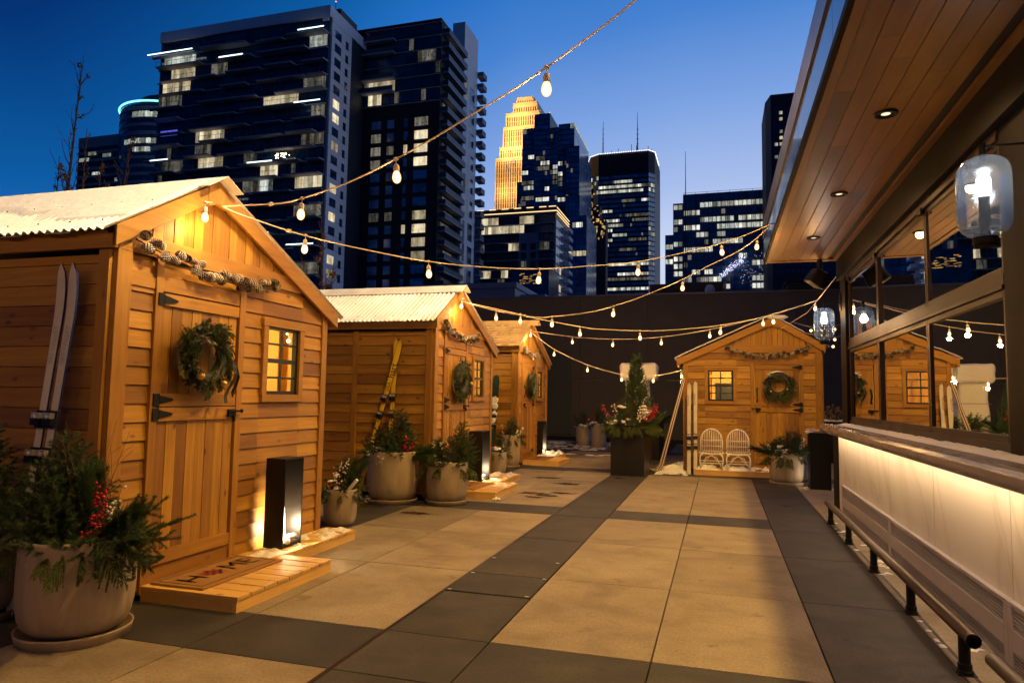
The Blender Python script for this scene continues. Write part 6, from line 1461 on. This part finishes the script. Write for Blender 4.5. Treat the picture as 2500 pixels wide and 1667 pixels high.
for a, b, y0, y1, z1 in ((-70.5, -63.5, 320, 350, 98.2), (-70.0, -59.6, 318, 345, 87.5)):
    body(t, 'lower_wing', 'tmullion', (a, b, y0, y1, G0, z1)); facade(t, 's', y0, a, b, 38, z1 - .3, 1.6, 2.75, 1.48, 2.4, LB2, 'tglass2', .0, ('lit_off', 'lit_a'), 20, zoff=.15, d=.08, dimp=.02)
    facade(t, 'e', b, y0 + .5, y1, 38, z1 - .3, 3.2, 3.2, 3.1, 3.1, (), 'tglass3', 0., zoff=.05, d=.1)
# gold sliver between
t = thing('gold_reflection_tower', (-64, 372, G0), 'slim bronze tower sliver with gold reflections drawn as glowing panes between the two glass skyscrapers', 'building')
m = MB(); m.box(-72, -66.0, 372, 382, G0, 118.0); m.box(-65.99, -62.4, 372, 380, G0, 107.0); m.box(-62.39, -59.0, 372, 380, G0, 99); m.build('wall', M['rightt'], t)
gl_ = m_lit('gold_shimmer', (.75, .34, .06), (1., .75, .3), .8, .9); q = MB()  # gold reflections put in as randomly placed glowing panes
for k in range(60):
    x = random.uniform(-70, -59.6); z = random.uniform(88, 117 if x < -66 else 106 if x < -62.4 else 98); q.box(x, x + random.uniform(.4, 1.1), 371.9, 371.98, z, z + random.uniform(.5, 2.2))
tag(q.build('gold_reflection_panes', gl_, t), kind='stuff')
# mid-rise apartments
LAPT = [(-70.3, -65.4, 53.9, 55.9), (-70.2, -58.8, 50.9, 53.3), (-57.5, -53.7, 53.9, 56.1), (-57.5, -56.3, 51.2, 52.4), (-61.2, -58.5, 46.3, 48.2), (-51.9, -48.5, 46.3, 47.7), (-64.0, -61.9, 36.6, 38.4), (-70.4, -67.6, 37.2, 38.6), (-51.3, -48.6, 37.0, 38.6)]
t = thing('midrise_apartments', (-60, 208, G0), 'mid rise apartment block with a glowing roof edge and grey frame', 'building')
body(t, 'wall', 'tgrey', (-73.6, -47.0, 200.3, 217.6, G0, 56.7)); body(t, 'roof_screen', 'tcharcoal', (-73.4, -46.6, 199.9, 217.8, 56.71, 58.9))
body(t, 'roof_light', 'goldline', (-73.4, -46.6, 199.7, 199.86, 57.35, 57.6), (-46.55, -46.4, 199.9, 217.6, 57.35, 57.6), (-46.55, -46.4, 199.9, 217.6, 56.5, 56.7), (-46.55, -46.4, 199.9, 217.6, 58.4, 58.6), *[(x, x + 2.2, 199.7, 199.86, 58.75, 58.98) for x in (-72, -68, -64, -60, -56, -52, -49)])
facade(t, 's', 200.3, -70.6, -58.4, 30, 56.6, 1.1, 2.75, 1.0, 2.3, LAPT, 'tglass', 0., ('lit_a', 'lit_a', 'lit_dim'), 40, zoff=.2, dimp=.05)
facade(t, 's', 200.3, -52.1, -47.2, 30, 56.6, 1.6, 2.75, 1.45, 2.35, LAPT, 'tglass', 0., ('lit_a', 'lit_dim'), 20, zoff=.2, dimp=.05)
facade(t, 's', 200.3, -58.3, -52.2, 48.6, 56.6, 1.5, 2.75, 1.4, 2.35, LAPT, 'tglass', 0., ('lit_a',), 10, zoff=.2)
facade(t, 's', 200.3, -73.5, -70.8, 30, 56.6, 2.7, 2.75, 1.5, 2.0, (), 'tglass2', 0., zoff=.3); facade(t, 's', 200.3, -58.3, -52.4, 30, 48.4, 2.95, 2.75, 1.6, 2.0, (), 'tglass', 0.06, ('lit_dim',), 8, zoff=.3)
body(t, 'balcony', 'tslab', *[(a, b, 199.0, 200.28, z - .22, z) for z in [53.8 - 2.75 * k for k in range(9)] for a, b in ((-70.8, -58.2), (-52.3, -47.3))])
facade(t, 'e', -47.0, 201, 211, 30, 55.5, 2.4, 2.75, 1.9, 2.2, (), 'tglass3', 0.05, ('lit_a',), 6, zoff=.2, d=.05)
for k in range(9):
    z = 54.3 - 2.75 * k; body(t, 'side_balcony', 'twhite', (-46.99, -45.2, 212, 217.4, z - .2, z + .95))
# dark crown-lit tower (lit points round the crown)
LI = [(-73.4, -71.3, 134.7, 138.3), (-65.8, -62.9, 135.3, 137.3), (-59.1, -51.2, 134.4, 136.3), (-48.3, -36.5, 133.3, 136.3), (-58.2, -48.3, 126.6, 129.4), (-43.0, -36.1, 124.8, 127.9), (-68.7, -38.9, 122.5, 126.4), (-71.2, -42.2, 120.7, 124.4), (-54.5, -45.8, 116.3, 119.0), (-43.0, -38.1, 115.8, 117.8), (-66.9, -59.8, 109.2, 111.3), (-51.9, -36.5, 107.6, 110.0), (-65.6, -55.6, 103.9, 106.6), (-66.9, -53.1, 101.2, 103.7), (-48.3, -38.9, 105.4, 107.6), (-66.8, -60.2, 99.1, 100.7), (-59.3, -51.9, 96.1, 97.8), (-50.3, -40.1, 93.0, 95.6), (-65.6, -59.7, 93.6, 96.0), (-65.5, -61.8, 88.6, 90.5), (-55.2, -46.2, 88.3, 90.4), (-62.5, -35.7, 77.2, 79.9), (-56.7, -38.9, 70.7, 73.8), (-65.8, -38.9, 68.2, 70.8), (-65.8, -38.9, 65.0, 67.4), (-65.8, -38.9, 62.5, 64.5)]
t = thing('glass_office_tower', (-55, 415, G0), 'tall dark glass office tower crowned by a line of white lights and two antennas', 'building')
oct_ = [(-76, 412), (-73.5, 404), (-68, 400.4), (-38.6, 400.4), (-35.4, 405), (-35.2, 440), (-76, 440)]
m = MB(); m.prism(oct_, G0, 133.5, 2); m.build('wall', M['tcharcoal'], t); m = MB(); m.prism([(a * 1.002, b - .2 if b < 430 else b) for a, b in oct_], 133.51, 146, 2); m.build('louvre_band', M['idsband'], t)
facade(t, 's', 400.35, -68, -38.6, 58, 133.3, 1.05, 2.9, .92, 1.6, LI, 'tglass2', 0., ('lit_off', 'lit_off', 'lit_dim'), 95, zoff=.3, d=.1, dimp=.03)
for (x0, y0, x1, y1, n) in ((-76, 412, -73.5, 404, 4), (-73.5, 404, -68, 400.4, 4), (-38.6, 400.4, -35.4, 405, 3)):
    q = MB(); ql = MB()
    for j in range(26):
        for k in range(n):
            f0, f1 = (k + .06) / n, (k + .94) / n; ax_, ay_ = x0 + (x1 - x0) * f0, y0 + (y1 - y0) * f0; bx_, by_ = x0 + (x1 - x0) * f1, y0 + (y1 - y0) * f1; z = 133.3 - 2.9 * (j + 1) + .3
            (ql if random.random() < .16 else q).add([(ax_ - .05, ay_ - .1, z), (bx_ - .05, by_ - .1, z), (bx_ - .05, by_ - .1, z + 2.1), (ax_ - .05, ay_ - .1, z + 2.1)], [(0, 1, 2, 3)])
    tag(q.build('windows', M['tglass2'], t, recalc=False), kind='stuff'); tag(ql.build('lit_windows', M['lit_off'], t, recalc=False), kind='stuff')
m = MB(); pr0 = [(-76, 412, 141.5), (-73.5, 404, 143.6), (-68, 400.2, 145.9), (-38.6, 400.2, 146.0), (-35.3, 405, 145.8), (-35.1, 430, 145.8)]
for (a, b) in zip(pr0, pr0[1:]):
    L = math.dist(a, b); n = max(2, int(L / 1.05))
    for k in range(n):
        f = k / n; m.ico((a[0] + (b[0] - a[0]) * f, a[1] + (b[1] - a[1]) * f - .35, 146.2), .36, 1)
m.build('crown_lights', emit('crown_white', (1., .93, 1.), 1.7), t)
body(t, 'roof_plant', 'idsband', (-56, -48, 412, 424, 146, 150.5), (-60, -46, 414, 426, 146, 148.6))
m = MB(); m.tube([(-67, 410, 146), (-67, 410, 170)], [.45, .12], 6); m.tube([(-46.2, 410, 146), (-46.2, 410, 174)], [.5, .1], 6)
for x, h in ((-62, 150), (-58, 151), (-50, 153), (-47, 152), (-43, 149.5), (-40, 151), (-38, 149)): m.tube([(x, 412, 146), (x, 412, h + 2)], .18, 5)
for z in (151, 154, 157, 160, 163): m.box(-46.9, -45.3, 409.8, 410.0, z, z + .2); m.box(-67.5, -66.5, 409.8, 410., z + 2, z + 2.2)
m.build('antennas', M['tmullion'], t)
# wide office block on the right
LO = [(-15.3, -12.3, 70.7, 72.7), (-12.3, -6.5, 70.6, 72.5), (-5.9, 0.0, 71.2, 73.4), (0.5, 6.4, 71.3, 73.6), (6.9, 12.7, 71.2, 73.4), (13.7, 17.0, 71.2, 73.5), (-15.4, -12.3, 65.1, 66.8), (-12.0, -6.5, 65.0, 66.6), (-6.0, 5.9, 65.4, 67.4), (7.1, 10.7, 65.7, 67.4), (11.2, 15.3, 65.6, 67.2), (-0.0, 6.4, 62.7, 64.4), (7.1, 15.3, 62.6, 64.5), (-8.3, -3.8, 60.0, 61.7), (-15.4, -12.6, 57.1, 58.8), (-11.6, -6.3, 56.9, 58.4), (0.5, 2.4, 60.1, 61.2), (-1.5, 2.4, 57.2, 58.7), (3.1, 6.5, 57.3, 58.7), (7.0, 9.0, 57.1, 58.8), (-18.2, -16.1, 56.5, 58.2), (-18.2, -15.9, 50.9, 52.6), (-15.4, -12.6, 51.3, 52.9), (-11.3, -6.0, 54.3, 56.0), (-5.5, -1.6, 54.2, 55.9), (-15.4, -12.6, 48.6, 50.3), (-9.1, -6.6, 48.5, 49.8), (-4.6, -2.6, 48.6, 49.9), (-15.4, -12.6, 45.9, 47.1), (-12.4, -9.8, 45.7, 47.3), (-5.8, 0.3, 45.5, 47.4), (2.5, 3.8, 42.9, 44.0), (3.7, 6.2, 40.4, 41.4), (6.8, 9.7, 54.3, 55.7), (12.1, 15.1, 51.2, 52.6), (16.3, 19.6, 48.4, 50.2), (20.1, 21.5, 48.4, 49.5), (26.2, 28.9, 48.4, 50.0), (12.5, 19.6, 45.7, 47.0), (20.0, 28.9, 45.5, 46.7), (11.5, 21.9, 42.9, 44.2), (27.9, 34.7, 42.7, 43.9), (14.8, 21.4, 40.1, 41.0)]
t = thing('office_block', (5, 270, G0), 'wide office block with rows of lit windows left of the canopy', 'building')
body(t, 'wall', 'tgrey', (-12.5, 40, 260.3, 285, G0, 77.4), (-16.1, -12.51, 260.3, 285, G0, 74.2), (-19.0, -16.11, 260.3, 285, G0, 62.4))
for a, b, z1 in ((-12.4, 40, 77.2), (-16.0, -12.6, 74.0), (-18.9, -16.2, 62.0)):
    facade(t, 's', 260.3, a, b, 36, z1, 1.48 if b > 0 else 1.5, 2.78, 1.28 if b > 0 else 1.3, 1.7, LO, 'tglass2', .0, ('lit_off', 'lit_off', 'lit_b'), 92, zoff=.75 if False else .6, d=.1, dimp=.05)
body(t, 'pier', 'tmullion', *[(x, x + .16, 259.95, 260.18, 30, 77.3) for x in np.arange(-12.3, 40, 4.44).tolist()])
sp = MB()
for k in range(150):
    f = random.random(); x = 9.2 - 8.4 * f + random.uniform(-.9, .9); z = 53.0 - 7.0 * f + random.uniform(-1.3, 1.3) * (1.3 - f); sp.ico((x, 258.9, z), .11, 1)
for k in range(60): sp.ico((random.uniform(7.5, 16), 258.9, random.uniform(40, 54)), .07, 1)
tag(sp.build('holiday_lights', M['spark'], t), kind='stuff')
body(t, 'roof_rail', 'tmullion', (-12.4, 40, 260.2, 260.3, 77.9, 78.0), *[(x, x + .12, 260.2, 260.3, 77.4, 78.0) for x in range(-12, 40, 4)])
t = thing('radio_mast', (-11.3, 255, G0), 'thin radio mast standing before the office block', 'mast'); m = MB(); m.tube([(-11.35, 255, G0), (-11.3, 255, 70), (-11.3, 255, 92)], [.35, .22, .08], 6); m.build('mast', M['tmullion'], t)
# dark tower at the right, partly behind the canopy
t = thing('granite_tower', (25, 245, G0), 'dark reddish granite tower half hidden behind the canopy edge', 'building')
m = MB(); m.prism([(15.1, 236), (16.4, 230), (40, 230), (40, 255), (15.1, 255)], G0, 99.4, 2); m.build('wall', M['rightt'], t)
LR = [(19.2, 19.9, 92.9, 93.7), (19.2, 20.0, 91.0, 92.0), (19.2, 19.8, 87.1, 87.9), (18.9, 19.9, 85.3, 86.3), (17.4, 18.3, 81.5, 82.5), (19.0, 19.6, 81.6, 82.3), (18.0, 18.6, 79.3, 79.9)]
facade(t, 's', 230, 17.2, 38, 40, 96.3, 1.45, 2.05, .95, 1.0, LR, 'tglass', .0, ('lit_b', 'lit_a'), 20, zoff=.5, d=.06)
body(t, 'louvre', 'idsband', (17.2, 38, 229.9, 230.0, 95.6, 96.2))
# low lit sign-like window block seen above the wall
t = thing('low_dark_building', (-60, 150, G0), 'low dark glass building with golden window glints just above the wall', 'building')
body(t, 'wall', 'tglass', (-45.5, -36.6, 150, 160, G0, 30.6))
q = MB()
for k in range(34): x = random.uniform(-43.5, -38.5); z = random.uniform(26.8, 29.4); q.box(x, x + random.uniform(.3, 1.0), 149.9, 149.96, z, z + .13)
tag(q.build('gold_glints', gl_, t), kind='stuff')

# ------------------------------------------------------------------ out-of-view floodlights above the canopy for fronts and paving; added narrow spots brighten the roofs
for (y, pw, tgt) in ((3.5, 1800, (-3.0, 4.2, 0.)), (8.0, 2500, (-2.6, 9.6, 0.))):
    p = Vector((.97, y, 7.5)); t = thing('floodlight', tuple(p), 'floodlight on a bracket above the canopy, %s' % ('nearest the camera' if y < 5 else 'the farther of the two'), 'floodlight', 'floodlights above the canopy')
    m = MB(); m.tube([(1.1, y, 4.0), (1.1, y, 7.5)], .03, 8); m.box(.96, 1.12, y - .14, y + .14, 7.4, 7.64); m.build('housing', M['iron'], t)
    m = MB(); m.box(.953, .959, y - .12, y + .12, 7.42, 7.62); m.build('lens', M['filglow'], t)
    d = Vector(tgt) - p
    light('flood_beam', 'SPOT', (.93, y, 7.5), pw, (1., .57, .12), .12, d.to_track_quat('-Z', 'Y').to_euler(), spot=(math.radians(140), .6))
    d = Vector((-4.9, 3.6, 2.75) if y < 5 else (-5.0, 9.1, 2.7)) - p
    light('added_roof_spot', 'SPOT', (.93, y + .2, 7.55), 3900 if y < 5 else 3000, (1., .78, .50), .12, d.to_track_quat('-Z', 'Y').to_euler(), spot=(math.radians(26 if y < 5 else 22), .55))  # added narrow spot, shaped only to brighten the roof
    if y > 5: light('added_roof_spot', 'SPOT', (.93, y + .3, 7.5), 5200, (1., .72, .36), .12, (Vector((-5.0, 14.0, 2.75)) - p).to_track_quat('-Z', 'Y').to_euler(), spot=(math.radians(19), .5))  # another added spot, brightening the shake roof alone
light('interior_glow', 'POINT', (3.2, 8.4, 2.6), 16, (.25, .9, .45), .3)

# ------------------------------------------------------------------ sky and camera
w = bpy.data.worlds.new('World'); S.world = w; w.use_nodes = True; nt = w.node_tree; nt.nodes.clear()
out = nt.nodes.new('ShaderNodeOutputWorld'); bg = nt.nodes.new('ShaderNodeBackground'); nt.links.new(bg.outputs[0], out.inputs[0])
sky = nt.nodes.new('ShaderNodeTexSky'); sky.sky_type = 'NISHITA'; sky.sun_disc = False; sky.sun_elevation = math.radians(-3.5); sky.sun_rotation = math.radians(38)
tc = nt.nodes.new('ShaderNodeTexCoord'); sx = nt.nodes.new('ShaderNodeSeparateXYZ'); nt.links.new(tc.outputs['Generated'], sx.inputs[0])
def mt(op, a, b):
    n = nt.nodes.new('ShaderNodeMath'); n.operation = op
    for i, v in enumerate((a, b)):
        if isinstance(v, bpy.types.NodeSocket): nt.links.new(v, n.inputs[i])
        else: n.inputs[i].default_value = v
    return n.outputs[0]
# dusk gradient: brightest low down towards the afterglow (+X side), deepest overhead on the left
gx = nt.nodes.new('ShaderNodeValToRGB'); nt.links.new(mt('ADD', mt('MULTIPLY', sx.outputs[0], .5), .5), gx.inputs[0])
ge = gx.color_ramp.elements
for _ in range(4): ge.new(.5)
for q, (p, c) in zip(ge, ((0., .0), (.132, .09), (.312, .60), (.376, .70), (.48, .745), (1., .77))): q.position = p; q.color = (c, c, c, 1)
back = mt('SUBTRACT', mt('MULTIPLY', mt('MINIMUM', sx.outputs[1], 0.), 1.3), mt('MULTIPLY', mt('MAXIMUM', mt('SUBTRACT', sx.outputs[2], .53), 0.), 2.))
sv = mt('ADD', mt('SUBTRACT', mt('SUBTRACT', gx.outputs[0], .09), mt('MULTIPLY', mt('SUBTRACT', mt('MAXIMUM', sx.outputs[2], 0.), .407), 1.6)), back)
f = mt('DIVIDE', mt('ADD', sv, .5), 1.6)
rp = nt.nodes.new('ShaderNodeValToRGB'); nt.links.new(f, rp.inputs[0])
e = rp.color_ramp.elements
stops = [(0.0, (.0005, .008, .05)), (.3125, (.0006, .034, .181)), (.469, (.003, .109, .381)), (.55, (.0176, .162, .565)), (.635, (.065, .231, .658)), (.737, (.209, .376, .783)), (.835, (.40, .53, .86)), (.92, (.62, .71, .92))]
while len(e) < len(stops): e.new(.5)
for q, (p, c) in zip(e, stops): q.position = p; q.color = (*c, 1)
mx = nt.nodes.new('ShaderNodeMix'); mx.data_type = 'RGBA'; mx.inputs[0].default_value = .97
nt.links.new(sky.outputs[0], mx.inputs[6]); nt.links.new(rp.outputs[0], mx.inputs[7]); nt.links.new(mx.outputs[2], bg.inputs[0]); bg.inputs[1].default_value = 1.
cam = bpy.data.cameras.new('camera'); co = bpy.data.objects.new('camera', cam); COL.objects.link(co); S.camera = co
cam.sensor_width = 36; cam.lens = 36 * 1690 / 2500; cam.clip_end = 6000; cam.clip_start = .05
cam.dof.use_dof = False
yaw, pitch, roll = math.radians(16.7), math.radians(4.55), math.radians(.95)
fwd = Vector((-math.sin(yaw) * math.cos(pitch), math.cos(yaw) * math.cos(pitch), math.sin(pitch))); rt = Vector((math.cos(yaw), math.sin(yaw), 0)); up = rt.cross(fwd)
r = rt * math.cos(roll) + up * math.sin(roll); u = r.cross(fwd)
co.matrix_world = Matrix(((r.x, u.x, -fwd.x, 0), (r.y, u.y, -fwd.y, 0), (r.z, u.z, -fwd.z, 1.4), (0, 0, 0, 1)))
S.view_settings.view_transform = 'Standard'; S.view_settings.look = 'None'; S.view_settings.exposure = 0; S.view_settings.gamma = 1
S.render.engine = 'CYCLES'
S.cycles.max_bounces = 6; S.cycles.diffuse_bounces = 3; S.cycles.glossy_bounces = 4; S.cycles.transparent_max_bounces = 12
try: S.cycles.use_light_tree = True; S.cycles.sample_clamp_indirect = 4.
except Exception: pass
for o in list(bpy.data.objects):
    if '_o' in o: del o['_o']
